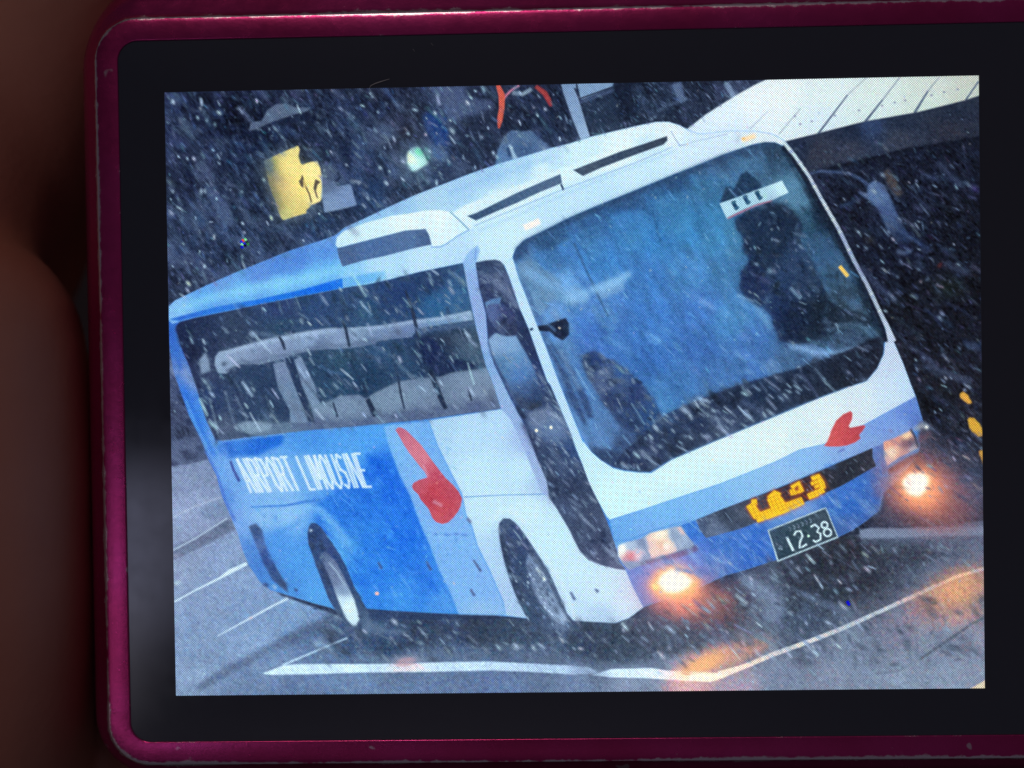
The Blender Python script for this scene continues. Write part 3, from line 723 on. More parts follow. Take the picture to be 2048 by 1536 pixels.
# roof pods and vents
I_POD = piece('roof_air_conditioner', I_BUS, 'white rounded air conditioner housing on the coach roof')
fill([(671, 490), (674, 474), (688, 462), (730, 446), (780, 432), (817, 427), (851, 421), (883, 420), (903, 425), (920, 440), (938, 459), (915, 472), (891, 488), (867, 494), (863, 488), (859, 472), (851, 459), (811, 462), (730, 482), (676, 496)],
     [(680, 480, 210, 236, 250), (740, 458, 214, 238, 250), (820, 440, 230, 246, 248), (880, 430, 232, 246, 250), (900, 460, 222, 240, 250), (920, 450, 214, 238, 252), (850, 450, 222, 240, 250)], I_POD, soft=1.2)
I_POD2 = piece('roof_air_conditioner', I_BUS)
fill([(905, 425), (930, 410), (1000, 385), (1100, 345), (1130, 335), (1240, 290), (1330, 250), (1356, 256), (1372, 262), (1350, 285), (1340, 296), (1240, 332), (1150, 368), (1040, 412), (960, 448), (940, 458), (920, 440)],
     [(930, 420, 224, 242, 250), (1030, 375, 222, 240, 248), (1120, 350, 222, 242, 250), (1240, 295, 230, 246, 248), (1340, 262, 228, 240, 248), (1130, 380, 206, 232, 250), (960, 442, 212, 234, 252), (1300, 300, 206, 230, 250)], I_POD2, soft=2)
stroke([(900, 424), (918, 440), (938, 460)], 2.4, (110, 150, 186), soft=.8, alpha=.9)
stroke([(938, 460), (915, 472), (893, 488), (880, 494), (862, 494)], 2.4, (118, 152, 222), soft=1, alpha=.8)
stroke([(948, 452), (1040, 414), (1128, 378), (1200, 352), (1270, 326), (1345, 294)], 2.2, (150, 178, 226), soft=.9, alpha=.8)
stroke([(958, 462), (1050, 424), (1140, 384), (1240, 344), (1350, 302)], 5, (176, 206, 244), soft=2.5, alpha=.7)
stroke([(1342, 262), (1352, 280), (1360, 291), (1372, 289)], 1.8, (150, 160, 196), soft=.7, alpha=.8)
stroke([(1358, 292), (1390, 283), (1455, 268)], 1.8, (170, 184, 220), soft=.9, alpha=.8)
stroke([(1376, 260), (1420, 262), (1470, 264), (1520, 262)], 3, (196, 212, 240), soft=2, alpha=.5)
stroke([(900, 385), (960, 362), (1040, 336), (1100, 316)], 8, (150, 184, 236), soft=4, alpha=.5)
I_VENT = piece('roof_vent', I_BUS, 'dark slot vent in the left end of the roof housing')
fill([(674, 497), (730, 482), (811, 461), (851, 458), (858, 470), (863, 489), (822, 498), (770, 512), (730, 520), (685, 533), (678, 515)], [
    (690, 510, 66, 92, 150), (740, 500, 70, 104, 168), (820, 480, 76, 108, 168), (850, 475, 66, 92, 150)], I_VENT, soft=1.1)
I_VENT2 = piece('roof_vent', I_BUS, 'dark slot vent in the middle of the roof housing')
fill([(934, 432), (952, 426), (1033, 386), (1090, 361), (1121, 348), (1124, 366), (1080, 384), (1033, 406), (990, 424), (952, 441)], [
    (960, 430, 50, 78, 122), (1040, 395, 62, 92, 138), (1110, 360, 70, 96, 142)], I_VENT2, soft=1)
I_VENT3 = piece('roof_vent', I_BUS, 'dark slot vent in the right end of the roof housing')
fill([(1146, 340), (1200, 319), (1241, 303), (1290, 287), (1334, 272), (1335, 281), (1327, 289), (1261, 313), (1201, 336), (1166, 352)], [
    (1170, 342, 62, 76, 106), (1240, 315, 50, 68, 104), (1320, 282, 48, 60, 88)], I_VENT3, soft=1)
stroke([(1122, 368), (1127, 380)], 4, (44, 66, 104), soft=.8)
I_MARK = piece('roof_marker_light', I_BUS)
stroke([(1048, 456), (1080, 442)], 13, (255, 244, 232), I_MARK, soft=1.6)
I_MARK = piece('roof_marker_light', I_BUS)
blob(1476, 277, 7, 12, 20, (188, 200, 220), .8)
stroke([(1484, 281), (1511, 271)], 9, (252, 220, 176), I_MARK, soft=2)
blob(1487, 277, 4, 3, 0, (250, 180, 80), .9)

# ---- side windows
I_SIDEW = piece('side_window', I_BUS, 'long dark band of side windows reflecting the street')
sw = [(352, 652), (360, 644), (389, 636), (473, 619), (518, 609), (592, 595), (703, 573), (730, 570), (780, 559), (839, 544), (926, 526), (932, 545), (939, 590), (945, 621), (954, 662), (962, 695), (972, 732), (987, 770), (1001, 817), (851, 838), (730, 850), (623, 859), (522, 871), (445, 881), (431, 880), (411, 837), (395, 782), (378, 730), (362, 692)]
fill(sw, [
    (365, 665, 36, 44, 84), (400, 680, 46, 58, 96), (470, 660, 56, 70, 104), (560, 650, 48, 80, 112), (640, 620, 48, 76, 124), (700, 610, 52, 80, 126), (560, 620, 52, 68, 122), (760, 600, 44, 70, 122), (740, 620, 48, 90, 126), (800, 590, 42, 68, 120), (860, 560, 42, 66, 110), (900, 600, 54, 100, 150), (870, 610, 46, 98, 148),
    (380, 700, 36, 38, 72), (400, 740, 60, 68, 110), (420, 800, 46, 66, 112), (470, 800, 56, 72, 112), (500, 830, 48, 70, 108), (450, 860, 84, 90, 126), (540, 860, 84, 112, 142), (500, 760, 46, 70, 106), (540, 780, 46, 68, 104), (650, 740, 44, 74, 106), (700, 760, 40, 74, 108), (680, 720, 48, 84, 108),
    (760, 700, 48, 84, 124), (800, 730, 46, 78, 114), (740, 750, 38, 68, 100), (860, 700, 38, 52, 92), (900, 690, 46, 64, 92), (930, 690, 66, 96, 122), (920, 720, 56, 84, 110)], I_SIDEW, soft=1.2)
scatter(200, (350, 540, 1000, 880), {I_SIDEW}, 14, 5, 50, [(34, 44, 72), (46, 70, 96), (64, 88, 116), (42, 60, 84), (36, 62, 76), (78, 96, 126)], .5, 220)
stroke([(352, 655), (366, 690), (385, 735), (402, 780), (425, 850), (436, 882)], [6, 9, 8, 6, 5, 5], (38, 44, 86), soft=2.4, alpha=.8)
I_REFL = piece('window_reflection', I_BUS, 'pale street structures reflected in the side windows')
pale = [(600, 815, 112, 136, 180), (640, 815, 112, 142, 176), (700, 815, 112, 130, 176), (640, 840, 84, 96, 148), (560, 850, 92, 116, 152), (760, 800, 112, 136, 168), (800, 790, 118, 140, 174), (860, 790, 108, 124, 164), (900, 790, 106, 124, 162), (940, 760, 116, 138, 172), (980, 790, 104, 112, 158),
        (720, 842, 84, 92, 146), (850, 825, 84, 94, 152), (950, 815, 88, 96, 158), (980, 740, 122, 146, 186), (820, 830, 84, 96, 150), (960, 775, 118, 130, 172)]
fill([(580, 843), (619, 845), (623, 845), (615, 800), (601, 770), (633, 800), (640, 808), (663, 802), (679, 792), (720, 790), (732, 798), (742, 790), (770, 776), (797, 763), (840, 757), (871, 755), (905, 744), (954, 738), (973, 735), (987, 770), (1001, 817), (851, 838), (730, 850), (623, 859), (522, 871), (500, 868), (470, 850), (500, 842), (550, 850)], pale, I_REFL, soft=1.8)
stroke([(585, 852), (650, 846), (730, 838), (850, 826), (998, 806)], [12, 18, 20, 18, 16], (82, 92, 146), soft=4, alpha=.75)
fill([(530, 800), (575, 795), (582, 842), (556, 842)], (44, 66, 102), soft=3, alpha=.9)
fill([(546, 728), (570, 723), (588, 769), (615, 831), (619, 845), (580, 845), (580, 822), (558, 780)], [(560, 735, 118, 130, 186), (580, 790, 106, 132, 178), (600, 835, 112, 136, 182)], I_REFL, soft=1.5)
fill([(588, 720), (602, 714), (629, 769), (640, 808), (622, 812), (603, 772)], [(600, 730, 122, 142, 196), (625, 790, 116, 142, 186)], I_REFL, soft=1.5)
fill([(572, 716), (586, 716), (604, 772), (622, 812), (629, 846), (616, 842), (592, 776)], (42, 60, 96), soft=1.8)
fill([(449, 702), (500, 688), (552, 674), (566, 672), (610, 664), (650, 657), (673, 656), (690, 656), (730, 654), (780, 648), (823, 640), (880, 634), (942, 621), (947, 640), (890, 648), (835, 658), (823, 674), (780, 678), (756, 682), (740, 690), (703, 696), (623, 700), (590, 708), (570, 716), (522, 728), (487, 728), (465, 734), (453, 747), (437, 747), (429, 730), (430, 714), (438, 703)],
     [(440, 720, 150, 168, 210), (470, 712, 142, 152, 200), (540, 690, 140, 150, 206), (540, 710, 118, 126, 178), (620, 675, 136, 160, 214), (640, 690, 104, 122, 176), (680, 668, 134, 150, 206), (720, 665, 140, 170, 212), (760, 660, 118, 142, 206), (800, 655, 112, 132, 204), (730, 685, 92, 112, 166), (900, 636, 110, 150, 210), (940, 632, 140, 172, 216)], I_REFL, soft=1.5)
stroke([(446, 706), (500, 692), (552, 679), (610, 668), (672, 660)], [5, 8, 8, 8, 6], (186, 200, 232), soft=3, alpha=.75)
stroke([(700, 660), (760, 655), (822, 645), (880, 638), (940, 626)], [4, 6, 6, 6, 6], (178, 198, 230), soft=2.5, alpha=.7)
stroke([(470, 728), (522, 722), (570, 711), (620, 697), (700, 690), (760, 678), (825, 668)], 7, (86, 100, 146), soft=3, alpha=.6)
stroke([(700, 665), (770, 668), (830, 656)], 9, (92, 112, 156), soft=5, alpha=.45)
blob(448, 728, 7, 7, 0, (60, 74, 108), .75)
stroke([(452, 742), (470, 735), (490, 731)], 5, (54, 72, 108), soft=2, alpha=.7)
fill([(399, 720), (411, 704), (418, 722), (421, 742), (402, 748)], (132, 148, 188), soft=2)
stroke([(500, 664), (540, 670), (560, 676)], [6, 8, 4], (100, 122, 160), soft=3, alpha=.6)
stroke([(840, 662), (900, 654), (950, 646)], 10, (76, 100, 150), soft=3, alpha=.7)
fill([(836, 676), (900, 668), (955, 662), (962, 700), (972, 735), (950, 740), (930, 700), (900, 690), (870, 676)], [(920, 680, 48, 60, 84), (950, 690, 62, 88, 104), (960, 725, 60, 92, 118)], soft=4, alpha=.7)
fill([(835, 678), (858, 674), (878, 694), (897, 716), (935, 722), (955, 730), (950, 738), (905, 744), (879, 754), (862, 738), (845, 712)], [(850, 700, 34, 48, 92), (890, 735, 36, 50, 90)], soft=3)
stroke([(905, 672), (930, 690), (950, 712)], 18, (84, 112, 138), soft=6, alpha=.55)
WPS = set()
for pts_ in ([(690, 700), (712, 745), (738, 800)], [(780, 690), (792, 730), (798, 765)], [(592, 740), (640, 800), (668, 812)], [(420, 790), (432, 830), (440, 876)], [(470, 775), (486, 820), (492, 860)], [(520, 770), (534, 810), (548, 846)]):
    stroke(pts_, 4, (34, 46, 76), soft=2.4, alpha=.5)
fill([(640, 805), (700, 796), (730, 802), (740, 835), (680, 842), (650, 838)], (122, 146, 178), soft=5, alpha=.6)
fill([(752, 796), (798, 770), (860, 762), (872, 812), (800, 822), (760, 826)], (124, 146, 178), soft=5, alpha=.6)
fill([(890, 756), (975, 742), (990, 790), (900, 800)], (124, 140, 172), soft=5, alpha=.55)
scatter(110, (380, 600, 1000, 870), {I_REFL}, 12, 5, 45, [(96, 118, 156), (130, 144, 176), (84, 94, 130), (120, 120, 160), (108, 134, 164)], .4, 221)
for pts, w in (([(685, 640), (692, 660), (699, 694)], [4, 6, 5]), ([(558, 672), (565, 685), (570, 700)], [4, 6, 4]), ([(811, 581), (826, 625), (833, 658), (840, 680)], [4, 7, 7, 6]), ([(861, 740), (872, 772), (884, 802), (892, 818)], [9, 11, 10, 8]),
               ([(936, 775), (940, 790), (943, 802)], [3, 4, 3]), ([(797, 762), (802, 790), (809, 818)], [4, 4, 3]), ([(735, 798), (745, 820), (752, 832)], [9, 11, 9]), ([(666, 804), (675, 834)], [3, 4])):
    WPS.add(piece('window_divider', I_BUS))
    stroke(pts, w, (36, 50, 86), max(WPS), soft=1.3)
for pts, w, c in (([(790, 720), (820, 750), (850, 762)], 6, (96, 130, 160)), ([(640, 560 + 70), (660, 650)], 4, (90, 120, 170)), ([(640, 730), (660, 745), (700, 748)], 6, (70, 110, 160)), ([(470, 790), (490, 830), (500, 860)], 4, (120, 140, 170)),
                  ([(450, 780), (460, 820), (470, 850)], 4, (110, 130, 170)), ([(530, 790), (545, 825), (556, 850)], 3, (110, 130, 150)), ([(420, 800), (430, 840), (438, 876)], 3, (150, 165, 180)), ([(895, 540), (915, 555), (930, 572)], 8, (100, 130, 160)),
                  ([(720, 655 + 20), (760, 700), (790, 716)], 5, (80, 110, 150))):
    stroke(pts, w, c, soft=2, alpha=.6)
fill([(474, 848), (520, 842), (545, 850), (540, 862), (500, 868), (480, 862)], (150, 176, 190), soft=3, alpha=.6)

# ---- pillar and the front side glass
fill([(926, 524), (936, 505), (955, 490), (960, 500), (952, 527), (958, 573), (972, 628), (976, 683), (990, 730), (1000, 752), (1020, 795), (1034, 820), (1053, 857), (1073, 915), (1093, 960), (1099, 996), (1083, 985), (1045, 891), (1022, 840), (1002, 818), (987, 770), (972, 732), (954, 662), (945, 621), (934, 570)],
     [(940, 520, 150, 184, 240), (945, 560, 148, 172, 232), (955, 620, 150, 168, 226), (965, 680, 152, 174, 234), (980, 720, 134, 166, 226), (1005, 780, 150, 176, 226), (1020, 830, 150, 172, 226), (1050, 890, 156, 172, 226), (1080, 950, 160, 176, 226)], soft=1.3)
stroke([(952, 497), (950, 520)], 2.4, (120, 150, 226), soft=.8)
I_DOORG = piece('front_side_glass', I_BUS, 'tall dark glass behind the front corner with the driver mirror in front of it')
dg = [(951, 525), (970, 521), (990, 519), (1000, 522), (1008, 530), (1019, 555), (1039, 615), (1057, 656), (1073, 702), (1095, 763), (1102, 772), (1118, 810), (1140, 862), (1152, 897), (1168, 936), (1180, 968), (1197, 1002), (1213, 1040), (1227, 1080), (1234, 1095), (1238, 1122), (1252, 1140), (1234, 1138), (1202, 1130), (1177, 1120), (1161, 1103), (1148, 1080), (1140, 1062), (1114, 1018), (1099, 996), (1093, 960), (1073, 915), (1053, 857), (1034, 820), (1020, 795), (1000, 752), (988, 728), (976, 683), (972, 628), (958, 573)]
fill(dg, [
    (960, 535, 52, 72, 112), (1000, 535, 62, 78, 120), (1000, 560, 90, 96, 150), (970, 575, 50, 56, 108), (1010, 600, 52, 62, 112), (1040, 650, 44, 58, 104), (1050, 700, 40, 52, 96), (1070, 740, 44, 58, 112), (1060, 760, 60, 80, 140), (1090, 800, 50, 66, 110), (1040, 830, 66, 84, 136),
    (1080, 850, 92, 118, 176), (1110, 860, 90, 112, 174), (1060, 885, 62, 64, 104), (1100, 920, 54, 70, 110), (1120, 940, 70, 84, 130), (1100, 960, 52, 62, 90), (1140, 980, 58, 66, 100), (1130, 1020, 74, 82, 126), (1160, 1040, 70, 74, 110), (1190, 1070, 76, 76, 116), (1210, 1110, 92, 80, 122), (1240, 1130, 110, 92, 136), (1150, 900, 54, 78, 134)], I_DOORG, soft=1.2)
scatter(150, (950, 520, 1240, 1130), {I_DOORG}, 12, 5, 50, [(40, 52, 84), (60, 72, 110), (92, 104, 144), (50, 62, 92), (110, 120, 158)], .5, 222)
stroke([(958, 545), (985, 560), (1015, 585), (1036, 615)], [7, 12, 14, 8], (118, 124, 180), soft=4, alpha=.75)
I_MIRR = piece('side_mirror', I_BUS, 'large oval driver mirror seen through the front side glass')
fill([(969, 605), (985, 598), (1003, 594), (998, 612), (1000, 625), (972, 612)], (86, 130, 194), I_MIRR, soft=1.6)
fill([(972, 612), (998, 608), (1018, 618), (1030, 632), (1034, 662), (1022, 676), (1008, 672), (997, 664), (986, 650), (977, 636)], [(985, 630, 84, 100, 170), (1010, 630, 58, 66, 130), (1000, 655, 74, 84, 140), (1025, 660, 46, 54, 100)], I_MIRR, soft=1.8, curve=True)
blob(1008, 643, 9, 12, 20, (30, 38, 76), .8)
fill([(976, 680), (990, 666), (1014, 673), (1032, 671), (1042, 690), (1052, 706), (1070, 741), (1078, 767), (1087, 795), (1084, 812), (1061, 821), (1042, 814), (1028, 796), (1012, 762), (996, 734), (979, 700)], [
    (990, 685, 128, 166, 226), (1020, 690, 120, 166, 226), (1030, 720, 92, 142, 206), (1000, 730, 76, 120, 176), (1040, 750, 78, 124, 196), (1050, 780, 66, 94, 156), (1070, 790, 50, 72, 126), (1040, 805, 56, 70, 114), (1070, 815, 44, 56, 86)], I_MIRR, soft=1.8)
stroke([(976, 684), (990, 725), (1010, 765), (1030, 800)], 4, (70, 96, 150), soft=1.6, alpha=.7)
blob(983, 664, 4, 5, 0, (50, 56, 110), .9)
stroke([(1034, 812), (1042, 828), (1050, 836)], 8, (42, 52, 88), soft=2)
fill([(1056, 826), (1080, 818), (1100, 810), (1120, 850), (1128, 878), (1105, 884), (1080, 876), (1062, 850)], [(1070, 830, 110, 120, 168), (1100, 860, 96, 122, 180), (1090, 880, 84, 106, 164)], soft=4, alpha=.9)
for x, y in ((1073, 861), (1102, 855)):
    blob(x, y, 4, 4.5, 0, (255, 246, 222), 1, .4)
stroke([(1045, 845), (1060, 872), (1075, 900)], 10, (52, 60, 98), soft=4, alpha=.8)

# ---- windscreen
I_WS = piece('windscreen', I_BUS, 'large curved blue tinted windscreen across the coach front')
ws = [(1025, 519), (1027, 508), (1033, 495), (1049, 480), (1093, 459), (1140, 435), (1190, 413), (1253, 388), (1336, 354), (1400, 329), (1443, 311), (1471, 301), (1500, 291), (1530, 284), (1550, 285), (1563, 291), (1572, 304), (1592, 335), (1619, 377), (1641, 415), (1668, 455), (1700, 515), (1728, 572), (1752, 638), (1764, 662), (1768, 685), (1766, 710), (1754, 737), (1733, 762), (1695, 774), (1634, 797), (1550, 832), (1429, 882), (1342, 919), (1300, 944), (1275, 943), (1249, 940), (1225, 934), (1201, 919), (1178, 899), (1160, 869), (1140, 820), (1114, 755), (1093, 698), (1073, 648), (1055, 601), (1037, 555)]
fill(ws, [
    (1035, 505, 40, 70, 120), (1050, 530, 84, 130, 186), (1100, 475, 44, 88, 148), (1090, 520, 58, 114, 176), (1130, 500, 54, 112, 180), (1180, 440, 42, 88, 146), (1160, 420, 40, 76, 124), (1250, 400, 40, 78, 130), (1250, 440, 40, 96, 162), (1340, 365, 38, 76, 126), (1340, 400, 44, 104, 158), (1430, 330, 56, 88, 132), (1420, 370, 52, 108, 152), (1500, 300, 48, 76, 112),
    (1500, 330, 62, 104, 140), (1550, 300, 40, 66, 94), (1570, 330, 50, 86, 118), (1580, 360, 72, 122, 146), (1600, 400, 70, 118, 140), (1610, 440, 44, 88, 114), (1640, 430, 20, 36, 62), (1200, 520, 48, 120, 192), (1300, 470, 40, 116, 184), (1380, 450, 42, 122, 180), (1440, 420, 44, 112, 158), (1430, 480, 50, 122, 172), (1130, 570, 92, 148, 206),
    (1080, 580, 76, 132, 190), (1100, 620, 84, 130, 194), (1200, 600, 68, 118, 192), (1300, 560, 50, 110, 184), (1380, 540, 62, 124, 188), (1450, 530, 54, 110, 160), (1300, 640, 52, 112, 196), (1400, 620, 56, 106, 184), (1460, 640, 62, 124, 182), (1200, 660, 50, 98, 180), (1300, 720, 46, 100, 180), (1400, 700, 50, 98, 176), (1500, 690, 58, 104, 176), (1520, 740, 60, 104, 176),
    (1180, 680, 56, 100, 180), (1120, 700, 78, 122, 180), (1140, 760, 66, 108, 168), (1350, 780, 56, 110, 176), (1320, 820, 62, 126, 186), (1450, 750, 62, 108, 176), (1550, 770, 66, 110, 168), (1580, 720, 62, 96, 142), (1170, 860, 80, 124, 184), (1200, 880, 82, 120, 180), (1190, 920, 50, 66, 116), (1250, 900, 58, 74, 124), (1280, 930, 46, 58, 92),
    (1350, 880, 50, 62, 98), (1450, 840, 52, 62, 94), (1400, 850, 58, 70, 102), (1550, 800, 46, 58, 88), (1640, 770, 40, 46, 70), (1700, 750, 38, 40, 58), (1740, 720, 36, 36, 54), (1700, 690, 58, 76, 108), (1640, 720, 74, 104, 156), (1740, 650, 50, 76, 96), (1700, 600, 46, 66, 84), (1680, 520, 56, 92, 128), (1650, 500, 44, 78, 116), (1640, 540, 52, 84, 122)], I_WS, soft=1.2, power=1.9)
g = noise(40, 14, 58, 51, 2)
mws = coverage(ws, 2)
sl = (slice(mws[0], mws[0] + mws[2].shape[0]), slice(mws[1], mws[1] + mws[2].shape[1]))
IMG[sl] *= (1 + .05 * g[sl] * mws[2])[..., None]
IMG[sl] = IMG[sl] * (1 - .16 * mws[2][..., None]) + .16 * mws[2][..., None] * ((IMG[sl] @ np.array([.25, .6, .15], np.float32))[..., None] * np.array([.82, 1.03, 1.40], np.float32))
for pts_, c_, a_ in (([(1033, 530), (1060, 520), (1120, 560), (1130, 590), (1098, 610), (1070, 640), (1058, 620)], (112, 140, 160), .5), ([(1120, 592), (1150, 572), (1176, 590), (1178, 606), (1135, 612)], (134, 170, 196), .55), ([(1190, 586), (1216, 572), (1244, 560), (1250, 580), (1225, 590), (1196, 602)], (134, 172, 200), .55),
                     ([(1218, 434), (1250, 424), (1290, 420), (1300, 490), (1262, 505), (1236, 500)], (64, 138, 196), .45), ([(1308, 402), (1380, 380), (1388, 460), (1330, 480)], (62, 128, 176), .4), ([(1150, 466), (1200, 446), (1216, 500), (1180, 520)], (58, 112, 160), .4), ([(1060, 480), (1130, 452), (1140, 480), (1080, 505)], (44, 76, 112), .5),
                     ([(1178, 610), (1215, 606), (1240, 640), (1226, 670), (1200, 650)], (96, 146, 186), .45), ([(1450, 430), (1480, 450), (1484, 520), (1455, 520)], (70, 122, 150), .35)):
    fill(rough(pts_, 1.2, 9), c_, soft=3.5, alpha=a_)
stroke([(1148, 486), (1172, 540), (1196, 590), (1216, 634)], 4, (40, 70, 112), soft=1.6, alpha=.7)
stroke([(1300, 404), (1312, 450), (1322, 486)], 4, (36, 80, 128), soft=1.8, alpha=.55)
stroke([(1216, 430), (1228, 470), (1240, 510)], 3, (42, 86, 132), soft=1.8, alpha=.5)
stroke([(1070, 520), (1100, 560), (1120, 590)], 4, (60, 90, 124), soft=2, alpha=.5)
scatter(260, (1040, 300, 1760, 940), {I_WS}, 15, 5, 48, [(96, 142, 178), (56, 104, 152), (44, 92, 142), (84, 128, 166), (50, 98, 150)], .30, 210)
stroke([(1030, 500), (1050, 484), (1140, 440), (1253, 393), (1336, 359), (1443, 317), (1480, 305), (1530, 291), (1556, 294)], [5, 9, 10, 9, 10, 14, 12, 9, 5], (38, 62, 100), soft=3.5, alpha=.75)
stroke([(1570, 306), (1594, 346), (1625, 396), (1650, 436), (1690, 506), (1722, 572), (1745, 635), (1758, 668)], [5, 7, 16, 18, 12, 12, 14, 10], (18, 30, 52), soft=3, alpha=.85)
stroke([(1045, 560), (1060, 598), (1078, 640), (1096, 672)], [5, 8, 9, 8], (60, 84, 150), soft=3, alpha=.7)
for pts, w, c, al in (([(1135, 600), (1180, 582), (1240, 560), (1262, 545)], [10, 16, 18, 12], (150, 202, 236), .65), ([(1050, 540), (1100, 570), (1150, 590), (1180, 600)], [16, 18, 14, 8], (118, 168, 220), .55), ([(1150, 545), (1185, 590), (1205, 630), (1222, 650)], 5, (48, 88, 160), .7),
                       ([(1130, 560), (1165, 610), (1195, 640)], 6, (110, 150, 220), .5), ([(1105, 620), (1118, 640)], 8, (150, 164, 216), .6), ([(1110, 600), (1085, 660)], 6, (120, 160, 220), .5), ([(1290, 470), (1330, 520), (1360, 560)], 10, (52, 130, 190), .4), ([(1330, 470), (1345, 500)], 5, (30, 76, 140), .5),
                       ([(1400, 598), (1430, 618)], 8, (150, 178, 236), .6), ([(1380, 580), (1410, 610)], 6, (120, 160, 226), .45), ([(1290, 666), (1325, 680)], 6, (136, 180, 236), .6), ([(1465, 700), (1500, 715)], 5, (130, 160, 236), .6), ([(1470, 590), (1500, 602), (1530, 635), (1542, 660)], [4, 7, 14, 8], (116, 164, 210), .65),
                       ([(1490, 740), (1508, 748)], 5, (140, 186, 236), .6), ([(1340, 540), (1350, 552)], 5, (150, 190, 230), .5), ([(1380, 515), (1400, 548)], 5, (110, 170, 216), .4), ([(1535, 720), (1560, 755)], 26, (104, 132, 180), .5), ([(1170, 480), (1200, 510)], 6, (90, 150, 200), .45), ([(1215, 450), (1260, 500)], 10, (50, 120, 186), .4),
                       ([(1300, 400), (1360, 440)], 22, (46, 112, 170), .35), ([(1440, 345), (1470, 370)], 8, (90, 140, 170), .5), ([(1590, 330), (1612, 372)], 8, (84, 140, 166), .6), ([(1530, 440), (1560, 480)], 10, (60, 110, 150), .5)):
    stroke(pts, w, c, soft=4, alpha=al)
# mounds of dark inside: right hand side, sign, driver, dashboard
I_DARK = piece('dark_cab_interior', I_BUS)
dk = [(1467, 437), (1500, 420), (1541, 403), (1572, 412), (1592, 426), (1606, 450), (1600, 480), (1625, 520), (1640, 560), (1655, 600), (1690, 622), (1728, 622), (1746, 650), (1700, 655), (1676, 656), (1634, 683), (1592, 688), (1560, 682), (1545, 650), (1540, 628), (1509, 603), (1485, 592), (1477, 577), (1483, 545), (1500, 520), (1484, 497), (1487, 478)]
dk = rough(dk, 2.2, 7, 5)
fill(dk, [(1500, 450, 28, 44, 72), (1560, 430, 26, 42, 66), (1540, 490, 30, 46, 70), (1500, 560, 32, 42, 82), (1560, 560, 44, 66, 104), (1600, 520, 46, 70, 108), (1620, 560, 40, 60, 92), (1580, 640, 24, 34, 62), (1640, 640, 26, 38, 50), (1700, 640, 40, 54, 60), (1660, 610, 26, 40, 50), (1560, 600, 36, 54, 96), (1540, 640, 30, 42, 84)], I_DARK, soft=4.5, alpha=.88)
scatter(190, (1460, 400, 1760, 700), {I_DARK}, 9, 5, 50, [(22, 34, 52), (40, 60, 88), (58, 84, 112), (30, 42, 62), (52, 62, 74), (34, 50, 50), (70, 92, 124)], .6, 211)
scatter(60, (1560, 400, 1760, 700), {I_WS}, 12, 5, 55, [(28, 50, 70), (64, 100, 124), (40, 66, 76), (36, 52, 56)], .6, 212)
for x, y, rx, ry, c in ((1512, 528, 8, 5, (136, 170, 200)), (1540, 542, 8, 9, (110, 150, 176)), (1534, 600, 8, 12, (84, 120, 160)), (1530, 560, 14, 6, (80, 80, 140)), (1590, 535, 22, 14, (56, 76, 116)), (1600, 470, 16, 8, (52, 90, 120)), (1520, 570, 22, 14, (38, 48, 96))):
    blob(x, y, rx, ry, 30, c, .6)
stroke([(1505, 548), (1530, 560), (1540, 566)], 5, (70, 70, 126), soft=2, alpha=.8)
stroke([(1475, 590), (1500, 600), (1508, 604)], 4, (130, 170, 214), soft=2, alpha=.7)
stroke([(1580, 575), (1602, 598)], 7, (116, 150, 190), soft=2, alpha=.8)
stroke([(1620, 512), (1690, 540), (1712, 565)], 18, (56, 92, 130), soft=8, alpha=.7)
stroke([(1600, 470), (1640, 510), (1690, 520)], 24, (50, 84, 124), soft=9, alpha=.6)
I_REC = piece('amber_reflection', I_BUS)
stroke([(1679, 532), (1696, 553)], 8, (250, 206, 96), I_REC, soft=1.2)
fill([(1440, 405), (1447, 385), (1452, 374), (1462, 373), (1466, 382), (1473, 368), (1481, 350), (1493, 342), (1506, 353), (1523, 369), (1518, 379), (1480, 396), (1460, 403)], (30, 54, 86), soft=2)
stroke([(1458, 376), (1468, 390), (1478, 400)], 3, (80, 110, 150), soft=1.2, alpha=.8)
I_SIGN = piece('windscreen_sign', I_BUS, 'white route sign with three dark characters behind the windscreen')
fill([(1439, 407), (1473, 395), (1505, 383), (1564, 361), (1577, 385), (1541, 402), (1505, 414), (1454, 438)], [(1450, 420, 176, 226, 236), (1490, 400, 150, 216, 232), (1530, 390, 170, 222, 226), (1565, 375, 206, 244, 232), (1540, 400, 170, 196, 220)], I_SIGN, soft=1)
stroke([(1455, 437), (1480, 425), (1510, 411), (1545, 401)], [4, 5, 4, 3], (172, 84, 120), soft=1.2, alpha=.8)
for x, y in ((1470, 411), (1493, 400), (1517, 391)):
    I_CHAR = piece('sign_character', I_BUS)
    stroke([(x - 4, y - 9), (x - 1, y - 1), (x + 5, y + 8)], [8, 8, 8], (24, 66, 108), I_CHAR, soft=1)
    stroke([(x - 8, y - 3), (x + 3, y - 9)], 2.5, (60, 120, 150), soft=.8, alpha=.7)
    stroke([(x - 2, y + 7), (x + 9, y + 2)], 2.5, (50, 110, 150), soft=.8, alpha=.7)
blob(1530, 392, 4, 5, 0, (150, 240, 170), .8)
stroke([(1516, 452), (1522, 444)], 4, (110, 150, 170), soft=1.4, alpha=.7)
stroke([(1588, 466), (1600, 470), (1612, 473)], 5, (96, 112, 136), soft=2, alpha=.7)
stroke([(1571, 691), (1600, 696), (1634, 706), (1672, 706), (1720, 696)], [5, 10, 11, 9, 4], (138, 172, 220), soft=4, alpha=.85)
stroke([(1655, 665), (1680, 650), (1715, 648), (1745, 660), (1758, 676)], [4, 8, 8, 8, 5], (70, 104, 132), soft=3, alpha=.8)
blob(1572, 692, 7, 5, 0, (46, 66, 112), .7)
blob(1600, 712, 9, 6, 20, (50, 70, 116), .8)
